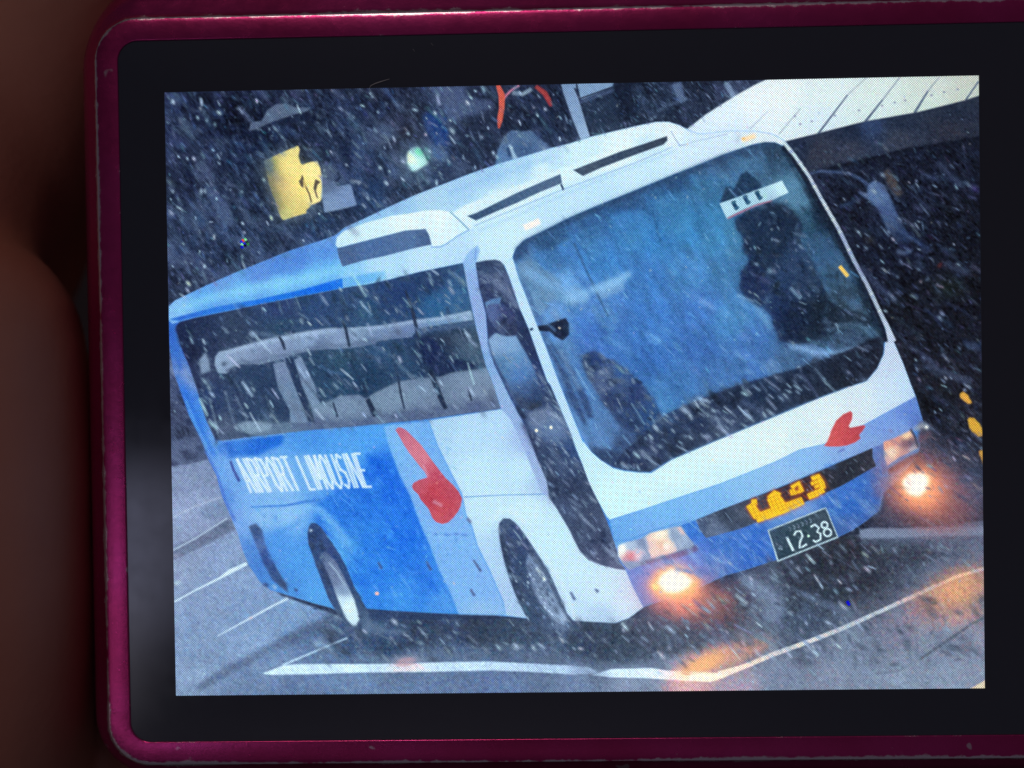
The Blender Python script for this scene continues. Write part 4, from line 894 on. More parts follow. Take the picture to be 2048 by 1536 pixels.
I_DRV = piece('driver_silhouette', I_BUS, 'dark silhouette of the driver seen low behind the windscreen')
fill(rough([(1162, 722), (1172, 708), (1188, 702), (1204, 708), (1216, 718), (1228, 718), (1241, 728), (1258, 745), (1275, 760), (1290, 775), (1304, 790), (1314, 808), (1321, 830), (1316, 850), (1300, 862), (1276, 868), (1252, 862), (1232, 842), (1212, 812), (1192, 785), (1175, 755)], 1.4, 8, 6),
     [(1175, 725, 40, 56, 92), (1190, 725, 44, 64, 122), (1210, 745, 84, 96, 150), (1240, 745, 50, 88, 150), (1200, 770, 84, 94, 146), (1240, 780, 64, 84, 136), (1270, 790, 48, 62, 116), (1220, 800, 50, 60, 108), (1300, 830, 44, 76, 132), (1260, 840, 50, 72, 120)], I_DRV, soft=4, alpha=.86)
scatter(60, (1160, 700, 1330, 870), {I_DRV}, 9, 5, 50, [(34, 46, 74), (60, 80, 116), (92, 106, 136), (44, 60, 92), (110, 126, 156)], .6, 213)
blob(1203, 745, 8, 6, 20, (150, 160, 200), .6)
for pts in ([(1262, 805), (1275, 825), (1290, 850)], [(1300, 830), (1318, 860)], [(1245, 870), (1262, 890)], [(1270, 850), (1276, 858)], [(1150, 735), (1170, 770), (1190, 800)]):
    stroke(pts, 3, (130, 180, 220), soft=1.4, alpha=.6)
I_DASH = piece('dashboard', I_BUS)
fill([(1300, 857), (1332, 828), (1372, 810), (1423, 790), (1470, 772), (1540, 752), (1600, 735), (1640, 722), (1697, 700), (1740, 680), (1762, 672), (1765, 705), (1752, 735), (1730, 758), (1634, 792), (1550, 827), (1429, 877), (1342, 913), (1300, 938), (1262, 936), (1230, 925), (1250, 900), (1270, 885)],
     [(1290, 900, 54, 66, 108), (1340, 850, 48, 70, 112), (1390, 830, 44, 58, 96), (1450, 800, 42, 54, 84), (1370, 880, 52, 62, 90), (1450, 840, 66, 78, 118), (1530, 790, 34, 50, 78), (1530, 820, 48, 62, 94), (1600, 760, 36, 46, 72), (1640, 770, 42, 48, 68), (1700, 730, 40, 40, 58), (1690, 755, 34, 38, 50), (1750, 700, 36, 34, 50)], I_DASH, soft=3, alpha=.93)
scatter(170, (1230, 670, 1765, 940), {I_DASH}, 12, 6, 45, [(28, 36, 52), (36, 46, 66), (70, 80, 106), (54, 62, 84), (90, 98, 126), (30, 34, 48)], .6, 214)
for pts, w in (([(1420, 835), (1450, 850), (1475, 870)], 12), ([(1480, 800), (1515, 820), (1535, 838)], 10), ([(1365, 850), (1390, 870)], 8), ([(1560, 790), (1580, 796)], 9), ([(1270, 898), (1310, 910)], 5)):
    stroke(pts, w, (92, 104, 152), soft=3, alpha=.55)
fill([(1180, 890), (1200, 895), (1240, 905), (1262, 915), (1300, 930), (1298, 942), (1249, 938), (1225, 932), (1201, 917)], (46, 56, 96), soft=4, alpha=.7)
for pts, w in (([(1085, 662), (1100, 700), (1125, 745), (1150, 805), (1172, 850)], [3, 7, 11, 16, 8]), ([(1096, 680), (1118, 712), (1142, 740), (1165, 790), (1182, 836)], [2, 6, 8, 16, 12])):
    stroke(pts, w, (42, 56, 104), soft=3, alpha=.75)
stroke([(1120, 700), (1140, 740), (1160, 780)], 8, (120, 144, 190), soft=3, alpha=.6)
I_MIR2 = piece('inner_mirror', I_BUS, 'small black mirror just inside the windscreen pillar')
fill([(1058, 658), (1074, 652), (1090, 650), (1104, 645), (1131, 636), (1138, 648), (1138, 669), (1126, 681), (1112, 674), (1100, 663), (1082, 662), (1062, 665)], (26, 36, 70), I_MIR2, soft=1.6)
stroke([(1092, 645), (1112, 662)], 6, (80, 118, 176), soft=2, alpha=.8)
blob(1119, 656, 3.6, 2.6, 30, (240, 226, 190), .9)
I_APIL = piece('windscreen_pillar', I_BUS, 'white pillar between the windscreen and the side glass')
fill([(1008, 528), (1025, 515), (1037, 555), (1055, 601), (1073, 648), (1093, 698), (1114, 755), (1136, 810), (1150, 845), (1166, 885), (1183, 905), (1200, 920), (1222, 934), (1230, 945), (1240, 1000), (1215, 1036), (1197, 1002), (1180, 968), (1168, 936), (1152, 897), (1140, 862), (1118, 810), (1101, 770), (1095, 763), (1073, 702), (1057, 656), (1039, 615), (1019, 555)],
     [(1015, 530, 206, 230, 252), (1035, 575, 196, 224, 252), (1060, 640, 200, 226, 252), (1085, 700, 196, 222, 252), (1110, 770, 194, 220, 252), (1140, 840, 196, 222, 250), (1180, 930, 204, 234, 250), (1215, 1000, 210, 240, 250)], I_APIL, soft=1)
stroke([(1060, 660), (1066, 657)], 5, (50, 70, 112), soft=.9)

# ---- coach front
I_FRONT = piece('front_panel', I_BUS, 'white front panel of the coach under the windscreen')
fill([(1166, 882), (1183, 905), (1203, 922), (1225, 936), (1249, 942), (1275, 945), (1302, 946), (1342, 920), (1429, 883), (1550, 833), (1634, 798), (1695, 775), (1733, 763), (1754, 738), (1768, 708), (1772, 668), (1776, 655), (1789, 687), (1807, 729), (1822, 770), (1832, 795), (1791, 816), (1731, 848), (1649, 888), (1598, 900), (1550, 924), (1439, 968), (1348, 998), (1289, 1018), (1219, 1040), (1197, 1002), (1180, 968), (1168, 936)],
     [(1190, 930, 204, 234, 250), (1220, 1000, 210, 244, 250), (1260, 960, 212, 242, 250), (1340, 950, 216, 242, 246), (1340, 990, 206, 236, 246), (1450, 900, 222, 240, 244), (1450, 950, 210, 236, 246), (1550, 870, 222, 238, 240), (1600, 870, 216, 232, 238), (1650, 830, 220, 234, 240), (1720, 800, 214, 226, 238), (1780, 790, 204, 218, 240), (1780, 720, 200, 210, 236), (1810, 770, 196, 214, 244)], I_FRONT, soft=1.1)
stroke([(1303, 945), (1342, 919), (1429, 882), (1550, 832), (1634, 797), (1695, 774)], 1.6, (70, 100, 150), soft=.8, alpha=.6)
I_BAND = piece('front_blue_band', I_BUS)
fill([(1219, 1040), (1289, 1018), (1348, 998), (1439, 968), (1550, 924), (1598, 900), (1649, 888), (1731, 848), (1791, 815), (1831, 793), (1843, 833), (1848, 850), (1770, 890), (1745, 898), (1550, 978), (1392, 1042), (1290, 1075), (1232, 1098)],
     [(1240, 1060, 112, 164, 238), (1320, 1025, 124, 176, 244), (1300, 1060, 122, 168, 240), (1400, 1000, 128, 176, 242), (1500, 960, 142, 184, 240), (1600, 920, 142, 180, 240), (1580, 955, 150, 184, 238), (1700, 880, 142, 170, 232), (1760, 850, 122, 150, 226), (1820, 820, 104, 130, 214), (1800, 860, 124, 152, 226), (1840, 840, 92, 118, 200), (1740, 890, 130, 160, 226)], I_BAND, soft=1.3)
stroke([(1228, 1082), (1260, 1080), (1310, 1060), (1380, 1040)], [3, 4, 4, 3], (88, 140, 226), soft=1.5, alpha=.7)
stroke([(1675, 905), (1690, 898)], 4, (90, 110, 190), soft=1.4, alpha=.8)
I_BUMP = piece('front_bumper', I_BUS, 'blue front bumper of the coach')
fill([(1232, 1096), (1290, 1074), (1392, 1040), (1550, 978), (1745, 896), (1770, 885), (1778, 930), (1768, 953), (1762, 990), (1757, 1022), (1730, 1043), (1705, 1060), (1672, 1076), (1560, 1118), (1490, 1139), (1452, 1150), (1400, 1172), (1350, 1196), (1300, 1206), (1287, 1214), (1266, 1175), (1252, 1140)],
     [(1270, 1150, 108, 130, 220), (1280, 1190, 116, 132, 212), (1340, 1110, 120, 140, 226), (1380, 1060, 60, 114, 216), (1400, 1110, 84, 116, 214), (1450, 1090, 66, 112, 206), (1440, 1130, 100, 124, 200), (1500, 1060, 56, 104, 206), (1520, 1110, 52, 96, 200), (1560, 1030, 100, 140, 220), (1600, 1020, 112, 146, 220), (1680, 990, 66, 112, 206), (1700, 1010, 46, 96, 192), (1720, 960, 54, 106, 206), (1740, 1010, 56, 96, 186), (1760, 960, 92, 104, 176), (1750, 900, 90, 116, 196), (1700, 1050, 66, 96, 170), (1770, 900, 100, 116, 184)], I_BUMP, soft=1.6)
I_LED = piece('destination_display', I_BUS, 'black front display with glowing amber characters')
fill([(1392, 1040), (1440, 1020), (1550, 979), (1640, 942), (1745, 896), (1745, 914), (1752, 932), (1686, 970), (1620, 1000), (1550, 1030), (1480, 1058), (1412, 1076), (1400, 1060)],
     [(1400, 1050, 70, 84, 130), (1430, 1055, 104, 108, 146), (1450, 1030, 58, 66, 96), (1480, 1030, 84, 84, 112), (1480, 1050, 66, 70, 100), (1500, 1000, 70, 60, 90), (1560, 985, 60, 44, 70), (1600, 990, 60, 40, 60), (1660, 960, 52, 48, 62), (1700, 940, 46, 46, 60), (1740, 920, 50, 50, 64)], I_LED, soft=1)
led = [([(1500, 1008), (1507, 1020), (1516, 1034)], 14), ([(1503, 1005), (1514, 1004)], 9), ([(1512, 1037), (1540, 1027), (1570, 1016), (1606, 1001)], [14, 15, 15, 12]), ([(1543, 992), (1552, 1004), (1562, 1018)], [18, 24, 24]), ([(1538, 998), (1550, 986), (1560, 992)], 9),
       ([(1584, 978), (1587, 990)], 8), ([(1583, 976), (1597, 966), (1604, 984)], 7), ([(1589, 986), (1604, 981)], 4), ([(1623, 958), (1636, 953), (1643, 966), (1646, 978)], [7, 9, 9, 9]), ([(1616, 994), (1632, 987), (1648, 979)], [9, 10, 8]), ([(1622, 968), (1638, 962)], 5), ([(1629, 975), (1640, 970)], 5)]
for pts, w in led:
    stroke(pts, np.array(w) + 9.0 if not np.isscalar(w) else w + 9.0, (236, 96, 20), soft=3, alpha=.55)
I_AMB = piece('display_characters', I_BUS, 'amber characters on the front destination display')
for pts, w in led:
    stroke(pts, np.array(w) * 1.18 + 1.5 if not np.isscalar(w) else w * 1.18 + 1.5, (255, 204, 34), I_AMB, soft=1.0)
for k in range(22):   # gaps between the rows and columns of the display's diodes
    x = 1496 + k * 7.2
    stroke([(x, 1012 - k * 2.9), (x + 13, 1042 - k * 2.9)], 1.2, (170, 84, 20), soft=.6, alpha=.34)
for k in range(5):
    stroke([(1497 + k * 3, 1004 + k * 7.5), (1640 + k * 3, 948 + k * 7.5)], 1.2, (170, 84, 20), soft=.6, alpha=.28)
stroke([(1560, 1022), (1608, 1003)], 2, (220, 130, 20), soft=.8, alpha=.6)
stroke([(1607, 990), (1616, 998)], 2.4, (190, 60, 30), soft=1, alpha=.8)
I_PLATE = piece('licence_plate', I_BUS, 'dark green licence plate reading 12-38')
fill([(1535, 1060), (1652, 1014), (1677, 1075), (1555, 1124)], (196, 214, 210), I_PLATE, soft=.8)
fill([(1538, 1062), (1651, 1017), (1674, 1073), (1557, 1120)], [(1550, 1080, 52, 76, 100), (1600, 1060, 44, 74, 86), (1650, 1030, 60, 78, 90), (1660, 1070, 54, 72, 88), (1570, 1110, 44, 72, 90)], I_PLATE, soft=.8)
I_NUM = piece('plate_number', I_BUS)
wh = (222, 236, 232)
for pts, w in (([(1575, 1076), (1573, 1073), (1579, 1086), (1587, 1102)], [4, 5, 5.4, 5.4]), ([(1588, 1071), (1592, 1063), (1601, 1062), (1605, 1072), (1600, 1084), (1599, 1096), (1606, 1093), (1614, 1088)], 4.4), ([(1621, 1054), (1630, 1049), (1638, 1056), (1634, 1064), (1641, 1067), (1641, 1079), (1631, 1084), (1626, 1080)], 4.4)):
    stroke(pts, w, wh, I_NUM, soft=.8)
for cx, cy, r in ((1649, 1050, 6.2), (1655, 1065, 7.6)):
    stroke([(cx + r * math.cos(t), cy + r * math.sin(t)) for t in np.linspace(0, 6.2832, 14)], 4, wh, I_NUM, soft=.8)
blob(1617, 1072, 3.2, 3.2, 0, (200, 250, 200), 1, .5)
stroke([(1557, 1098), (1564, 1094), (1560, 1090), (1564, 1100)], 3.4, (150, 172, 184), I_NUM, soft=1)
for k in range(6):
    x = 1580 + k * 8.2; y = 1058 - k * 3.3
    stroke([(x - 3, y - 4), (x + 2, y - 1), (x - 1, y + 4), (x + 3, y + 3)], 2, (168, 172, 184) if k % 2 else (150, 140, 165), soft=.8, alpha=.85)
I_LEAF = piece('leaf_emblem', I_BUS, 'large red and pink brush shaped emblem on the coach side')
fill([(791, 860), (796, 855), (803, 855), (812, 860), (826, 874), (843, 891), (855, 908), (867, 925), (880, 942), (891, 956), (906, 970), (917, 983), (924, 997), (922, 1011), (915, 1025), (906, 1036), (896, 1045), (885, 1048), (872, 1044), (865, 1036), (861, 1026), (857, 1017), (849, 1008), (842, 1000), (836, 988), (827, 980), (824, 973), (827, 966), (838, 960), (855, 955), (850, 944), (841, 934), (830, 920), (818, 905), (807, 888), (800, 875)],
     [(798, 862, 206, 96, 128), (810, 880, 216, 106, 132), (830, 905, 224, 116, 140), (845, 920, 226, 118, 140), (860, 940, 216, 86, 112), (870, 950, 208, 66, 96), (835, 970, 208, 76, 98), (870, 980, 212, 60, 82), (900, 985, 204, 64, 90), (860, 1000, 206, 54, 76), (890, 1010, 214, 64, 84), (900, 1030, 210, 72, 94), (875, 1035, 222, 76, 92)], I_LEAF, soft=.9)
stroke([(866, 1002), (884, 1012)], 7, (212, 140, 170), soft=2, alpha=.8)
stroke([(846, 930), (856, 952)], 4, (222, 170, 206), soft=1.5, alpha=.6)
I_LEAF2 = piece('leaf_emblem', I_BUS, 'small red leaf shaped emblem on the coach front')
fill([(1701, 822), (1705, 827), (1704, 839), (1697, 852), (1700, 856), (1714, 853), (1728, 850), (1731, 853), (1725, 862), (1718, 870), (1721, 877), (1710, 885), (1693, 891), (1676, 893), (1660, 893), (1648, 892), (1654, 884), (1659, 872), (1663, 860), (1672, 842), (1686, 829)], [(1695, 835, 212, 62, 74), (1680, 860, 222, 72, 78), (1715, 860, 206, 58, 74), (1670, 885, 230, 78, 80), (1700, 880, 214, 66, 74)], I_LEAF2, soft=1)
I_TXT = piece('side_lettering', I_BUS, 'white slanted AIRPORT LIMOUSINE lettering on the coach side')
GL = {'A': [[(0, 1), (.5, 0), (1, 1)], [(.2, .65), (.8, .65)]], 'I': [[(.5, 0), (.5, 1)]], 'R': [[(0, 1), (0, 0), (.8, .05), (.9, .3), (.7, .5), (0, .52)], [(.5, .5), (1, 1)]], 'P': [[(0, 1), (0, 0), (.8, .05), (.95, .28), (.8, .5), (0, .55)]],
      'O': [[(.5, 0), (.05, .2), (.05, .8), (.5, 1), (.95, .8), (.95, .2), (.5, 0)]], 'T': [[(0, 0), (1, 0)], [(.5, 0), (.5, 1)]], 'L': [[(.05, 0), (.05, 1), (.9, 1)]], 'M': [[(0, 1), (0, 0), (.5, .7), (1, 0), (1, 1)]],
      'U': [[(0, 0), (0, .85), (.5, 1), (1, .85), (1, 0)]], 'S': [[(.95, .1), (.4, 0), (.05, .2), (.2, .45), (.85, .55), (.95, .8), (.5, 1), (0, .9)]], 'N': [[(0, 1), (0, 0), (1, 1), (1, 0)]], 'E': [[(.9, 0), (0, 0), (0, 1), (.9, 1)], [(0, .5), (.7, .5)]]}
fill([(466, 920), (575, 915), (600, 982), (500, 986)], (176, 204, 248), soft=5, alpha=.35)
fill([(598, 912), (650, 908), (668, 980), (620, 982)], (176, 204, 248), soft=5, alpha=.25)
word = 'AIRPORT LIMOUSINE'
wd_ = [1.0 if c not in 'I ' else (.45 if c == 'I' else .8) for c in word]
tot = sum(wd_)
acc = 0.0
for c, wc in zip(word, wd_):
    if c != ' ':
        for st in GL[c]:
            pp = []
            for (u, v) in st:
                s = (acc + (.12 + .72 * u) * wc) / tot
                x = (466 + 258 * s) * (1 - v) + (500 + 246 * s) * v
                y = (919 - 12 * s) * (1 - v) + (985 - 12 * s) * v
                pp.append((x, y))
            for g0, g1 in zip(pp[:-1], pp[1:]):
                v_ = np.array(g1) - np.array(g0)
                v_ = v_ / (np.hypot(*v_) + 1e-6) * 1.6
                stroke([tuple(np.array(g0) - v_), tuple(np.array(g1) + v_)], 5.4, (222, 236, 255), None, soft=1.0, alpha=.86)
    acc += wc
_c = coverage([(466, 917), (724, 905), (748, 973), (500, 987)])
_s = IDS[_c[0]:_c[0] + _c[2].shape[0], _c[1]:_c[1] + _c[2].shape[1]]
_s[(_c[2] > .5)] = I_TXT
for x, y in ((870, 1068), (890, 1070), (908, 1068), (925, 1070)):
    blob(x + 4, y, 8, 3.4, 5, (78, 106, 206), .6)
stroke([(934, 1036), (942, 1046)], 6, (100, 104, 150), soft=1.6, alpha=.8)
for a, b in (((756, 1124), (764, 1138)), ((853, 1122), (862, 1141)), ((947, 1120), (962, 1143)), ((941, 1178), (949, 1192)), ((1141, 1184), (1150, 1200)), ((1190, 1178), (1197, 1184))):
    stroke([a, b], [4, 6], (66, 84, 150), piece('side_marker', I_BUS), soft=1.4, alpha=.85)
blob(754, 1187, 5, 4.5, 0, (252, 190, 180), 1, .4)

# ---- wheels
I_WH = piece('front_wheel', I_BUS, 'front wheel with pale hub and snow on it')
fill([(997, 1058), (998, 1047), (1006, 1037), (1019, 1037), (1030, 1045), (1041, 1058), (1062, 1088), (1082, 1119), (1104, 1157), (1119, 1191), (1135, 1228), (1150, 1246), (1135, 1262), (1110, 1268), (1084, 1264), (1060, 1245), (1049, 1227), (1033, 1195), (1020, 1160), (1007, 1117), (1000, 1082)],
     [(1010, 1050, 64, 82, 130), (1015, 1090, 54, 66, 116), (1040, 1070, 58, 76, 140), (1040, 1130, 50, 72, 120), (1050, 1180, 58, 76, 122), (1060, 1220, 58, 78, 120), (1090, 1250, 66, 82, 126), (1110, 1190, 70, 90, 140), (1125, 1235, 74, 92, 140)], I_WH, soft=1.2)
I_RIM = piece('wheel_rim', I_BUS)
fill([(1056, 1108), (1070, 1106), (1082, 1122), (1096, 1150), (1110, 1182), (1122, 1215), (1136, 1240), (1125, 1250), (1108, 1242), (1092, 1222), (1076, 1198), (1064, 1172), (1056, 1145), (1052, 1125)], [(1065, 1118, 130, 148, 206), (1070, 1150, 104, 122, 178), (1090, 1180, 130, 148, 194), (1090, 1160, 110, 124, 180), (1110, 1215, 130, 150, 196), (1120, 1240, 168, 180, 222), (1085, 1200, 150, 160, 206)], I_RIM, soft=2.4)
stroke([(1073, 1135), (1082, 1148), (1090, 1162)], [7, 9, 8], (244, 248, 224), soft=1.5)
for x, y in ((1038, 1086), (1060, 1150), (1068, 1158), (1056, 1165), (1076, 1180), (1082, 1192), (1090, 1206), (1104, 1228), (1047, 1200), (1090, 1215), (1098, 1222), (1032, 1162)):
    blob(x, y, 4.5, 2.6, 55, (212, 222, 246), .85)
for x, y in ((1088, 1172), (1084, 1150), (1096, 1190), (1105, 1200), (1062, 1140)):
    blob(x, y, 6, 3, 60, (62, 76, 124), .7)
I_WH2 = piece('rear_wheel', I_BUS, 'rear wheel with a bright white lower rim')
fill([(615, 1067), (618, 1052), (623, 1046), (631, 1046), (641, 1053), (650, 1065), (671, 1096), (692, 1132), (708, 1172), (722, 1198), (737, 1224), (740, 1245), (722, 1258), (706, 1256), (690, 1245), (676, 1230), (658, 1199), (641, 1155), (629, 1121), (617, 1088)],
     [(622, 1070, 44, 66, 124), (640, 1085, 52, 78, 140), (632, 1100, 48, 72, 130), (660, 1100, 50, 70, 136), (690, 1150, 46, 70, 130), (715, 1195, 52, 76, 126), (660, 1180, 52, 74, 134), (690, 1240, 66, 88, 134), (730, 1235, 72, 94, 140)], I_WH2, soft=1.2)
I_RIM2 = piece('wheel_rim', I_BUS)
fill([(640, 1108), (652, 1104), (671, 1122), (684, 1146), (697, 1174), (709, 1200), (719, 1238), (712, 1252), (706, 1252), (691, 1236), (676, 1200), (663, 1164), (650, 1135)],
     [(650, 1112, 84, 104, 156), (660, 1130, 110, 116, 176), (670, 1160, 112, 118, 176), (685, 1180, 128, 150, 200), (680, 1200, 216, 236, 244), (700, 1210, 232, 248, 240), (710, 1245, 224, 244, 240)], I_RIM2, soft=1.6)
stroke([(657, 1124), (674, 1144), (690, 1172)], [3, 4, 3], (176, 196, 210), soft=1.4, alpha=.7)
stroke([(642, 1128), (652, 1150), (660, 1170)], 5, (44, 56, 100), soft=2, alpha=.8)
blob(622, 1061, 4, 4, 0, (206, 206, 228), .9)
stroke([(640, 1046), (662, 1060), (690, 1088), (700, 1104)], [3, 7, 10, 3], (122, 178, 246), soft=4, alpha=.7)

I_EDGE = piece('body_edge_trim', I_BUS, 'thin white body edge down the right side of the windscreen')
stroke([(1566, 291), (1588, 320), (1612, 358), (1636, 402), (1670, 460), (1700, 522), (1727, 570), (1752, 624), (1766, 658), (1771, 684)], 12, (22, 32, 54), soft=1.6)
stroke([(1566, 283), (1590, 312), (1618, 352), (1643, 398), (1677, 457), (1707, 519), (1733, 567), (1760, 624), (1775, 655), (1785, 684)], [7, 7, 7, 7, 7.5, 8, 8, 8, 10, 16], [(1570, 285, 200, 214, 226), (1650, 410, 190, 198, 214), (1710, 520, 160, 168, 200), (1760, 620, 176, 184, 206), (1780, 660, 196, 204, 230)], I_EDGE, soft=1.1)
rt = np.random.RandomState(17)
for k in range(28):
    t_ = rt.rand(); x = 1570 + 200 * t_; y = np.interp(x, [1566, 1590, 1618, 1643, 1677, 1707, 1733, 1760, 1775], [283, 312, 352, 398, 457, 519, 567, 624, 655])
    blob(x, y, 3, 5, 60, (130, 140, 200) if k % 2 else (226, 236, 220), .5)

stroke([(1003, 1062), (1006, 1090), (1016, 1130), (1030, 1170), (1046, 1205), (1062, 1230)], [5, 8, 9, 9, 9, 6], (40, 52, 82), soft=3, alpha=.6)
stroke([(1030, 1050), (1052, 1080), (1076, 1120), (1098, 1160), (1116, 1200)], [4, 6, 6, 6, 5], (50, 64, 108), soft=2, alpha=.7)
# ---- lamps
I_HL = piece('headlight', I_BUS, 'left headlight cluster glowing warm white')
fill([(1236, 1092), (1248, 1086), (1282, 1078), (1300, 1066), (1350, 1054), (1362, 1052), (1372, 1068), (1388, 1088), (1388, 1094), (1350, 1106), (1300, 1124), (1258, 1140), (1246, 1128), (1236, 1112)],
     [(1243, 1098, 250, 252, 240), (1262, 1092, 188, 190, 222), (1262, 1112, 226, 130, 140), (1275, 1110, 234, 214, 222), (1285, 1085, 130, 136, 196), (1300, 1080, 244, 214, 196), (1320, 1072, 252, 238, 210), (1325, 1090, 240, 190, 160), (1332, 1092, 252, 242, 218), (1310, 1105, 248, 226, 206), (1352, 1070, 150, 160, 200), (1365, 1060, 226, 196, 190), (1370, 1080, 170, 176, 212), (1380, 1092, 150, 160, 200), (1262, 1130, 140, 150, 200), (1290, 1120, 150, 150, 200)], I_HL, soft=1.5, power=2.2)
stroke([(1284, 1080), (1290, 1096), (1300, 1114)], 4, (124, 130, 186), soft=1.6, alpha=.8)
stroke([(1344, 1060), (1350, 1080), (1358, 1098)], 4, (140, 146, 190), soft=1.6, alpha=.7)
blob(1332, 1093, 7, 9, -20, (255, 250, 232), .9, .3)
blob(1243, 1098, 7, 10, 0, (255, 255, 244), .9, .4)
blob(1320, 1070, 18, 6, -18, (255, 246, 222), .8, .3)
stroke([(1282, 1128), (1304, 1122), (1330, 1116), (1360, 1108), (1395, 1096)], [7, 9, 11, 12, 13], (104, 86, 124), soft=2.2, alpha=.85)
I_HLR = piece('headlight', I_BUS, 'right headlight cluster glowing warm white')
fill([(1767, 884), (1790, 876), (1822, 860), (1832, 876), (1838, 896), (1826, 902), (1800, 914), (1774, 932), (1768, 912)],
     [(1775, 884, 240, 170, 140), (1790, 882, 226, 150, 130), (1813, 870, 248, 206, 168), (1808, 890, 120, 90, 110), (1820, 886, 90, 74, 100), (1784, 905, 254, 236, 206), (1795, 900, 240, 196, 170), (1825, 898, 190, 190, 206), (1775, 922, 216, 190, 196), (1805, 905, 200, 160, 160)], I_HLR, soft=1.6, power=2.2)
blob(1786, 906, 9, 11, 0, (255, 240, 212), .9, .3)
blob(1814, 872, 7, 5, -30, (255, 226, 176), .9)
stroke([(1821, 858), (1830, 874), (1836, 894)], 4, (60, 56, 84), soft=1.4)
stroke([(1776, 944), (1800, 931), (1825, 916), (1848, 906)], [12, 13, 13, 10], (84, 58, 72), soft=2.6, alpha=.9)
fill([(1838, 846), (1852, 842), (1868, 850), (1858, 905), (1842, 912), (1836, 880)], (66, 62, 84), soft=3, alpha=.95)
stroke([(1828, 860), (1846, 850), (1858, 856)], [8, 13, 9], (160, 166, 176), soft=3, alpha=.8)
blob(1853, 854, 5, 5, 0, (250, 248, 232), .9)
stroke([(1838, 880), (1862, 866)], 12, (126, 80, 86), soft=4, alpha=.6)
# haze of spray at the right corner
stroke([(1850, 880), (1880, 920), (1930, 960), (1965, 1000)], [20, 60, 90, 90], (96, 86, 112), soft=16, alpha=.55)
fill([(1760, 960), (1800, 950), (1900, 940), (1970, 980), (1970, 1050), (1730, 1055), (1765, 1020)], (104, 90, 122), soft=12, alpha=.7)
stroke([(1768, 950), (1768, 985), (1757, 1022)], 7, (110, 112, 176), soft=3, alpha=.7)
I_FOG = piece('fog_light', I_BUS, 'left fog light flaring bright orange white')
# right lamp
blob(1862, 1000, 118, 72, 40, (150, 86, 78), .66)
blob(1842, 976, 84, 66, 40, (206, 120, 104), .66)
I_FOGR = piece('fog_light', I_BUS, 'right fog light flaring bright orange white')
blob(1838, 976, 60, 52, 30, (250, 164, 112), .9, .35)
fill([(1806, 958), (1818, 948), (1845, 946), (1862, 950), (1856, 975), (1840, 992), (1818, 990), (1806, 976)], (255, 214, 160), soft=5)
fill([(1805, 962), (1818, 948), (1846, 946), (1857, 958), (1852, 980), (1838, 993), (1818, 988), (1808, 976)], (255, 250, 234), I_FOGR, soft=3.4)
stroke([(1750, 1046), (1800, 1030), (1850, 1042)], 12, (72, 56, 70), soft=7, alpha=.6)
# left lamp
blob(1395, 1205, 112, 62, 22, (158, 96, 88), .66)
blob(1345, 1166, 86, 66, 10, (204, 142, 190), .62)
blob(1360, 1184, 66, 48, 22, (248, 158, 112), .86, .25)
blob(1345, 1215, 46, 24, 5, (214, 128, 118), .6)
blob(1440, 1195, 30, 14, 10, (176, 108, 92), .6)
fill([(1296, 1172), (1318, 1140), (1348, 1126), (1378, 1140), (1402, 1162), (1388, 1186), (1352, 1196), (1318, 1194)], (255, 190, 122), soft=7)
fill([(1314, 1166), (1324, 1148), (1344, 1137), (1366, 1145), (1386, 1161), (1376, 1176), (1354, 1186), (1330, 1185)], (255, 250, 228), I_FOG, soft=3.4)
blob(1310, 1174, 9, 7, 30, (255, 222, 140), .9, .3)
stroke([(1318, 1185), (1340, 1200), (1352, 1222)], 6, (236, 176, 168), soft=3, alpha=.5)
blob(1186, 1345, 30, 8, 4, (140, 152, 190), .6)
blob(1350, 1168, 74, 62, 15, (70, 30, 34), .4, 0, None, True)
blob(1836, 970, 70, 62, 20, (70, 30, 28), .4, 0, None, True)
blob(1366, 1216, 50, 34, 10, (50, 20, 14), .4, 0, None, True)
# spray by the front corner
stroke([(1290, 1222), (1340, 1250), (1420, 1250)], [10, 20, 20], (96, 80, 104), soft=9, alpha=.5)
blob(1120, 1255, 36, 10, 8, (112, 128, 176), .6)
blob(720, 1262, 36, 14, 10, (84, 104, 150), .5)
stroke([(730, 1250), (770, 1262), (815, 1268)], [26, 12, 6], (110, 136, 180), soft=5, alpha=.6)

BLU = {I_BUS}
scatter(200, (430, 860, 920, 1225), BLU, 6, 4, 50, [(70, 140, 232), (96, 156, 236), (50, 114, 220), (80, 146, 232)], .22, 230)
scatter(70, (1000, 1040, 1150, 1262), {I_WH, I_RIM}, 8, 4, 58, [(52, 64, 100), (70, 86, 126), (100, 112, 150), (46, 58, 90)], .6, 231)
scatter(40, (610, 1045, 745, 1260), {I_WH2}, 8, 4, 58, [(50, 64, 106), (70, 88, 134), (44, 58, 98)], .5, 232)
scatter(120, (1270, 900, 1770, 1150), {I_BUMP}, 12, 5, 48, [(56, 104, 196), (84, 124, 208), (110, 140, 210), (48, 92, 184)], .35, 233)
# small coloured bits on white panels (compression marks), loose dots
rr = np.random.RandomState(5)
for k in range(420):
    x = rr.uniform(340, 1960); y = rr.uniform(160, 1380)
    ix, iy = int(x - OX), int(y - OY)
    lum = IMG[iy, ix].mean()
    c = [(250, 220, 160), (170, 235, 240), (230, 180, 220), (150, 170, 240), (190, 250, 200)][rr.randint(5)]
    blob(x, y, rr.uniform(2, 4.5), rr.uniform(1.6, 3), rr.uniform(0, 180), c, .18 + .30 * (lum > .6) * rr.rand() + .15 * rr.rand())

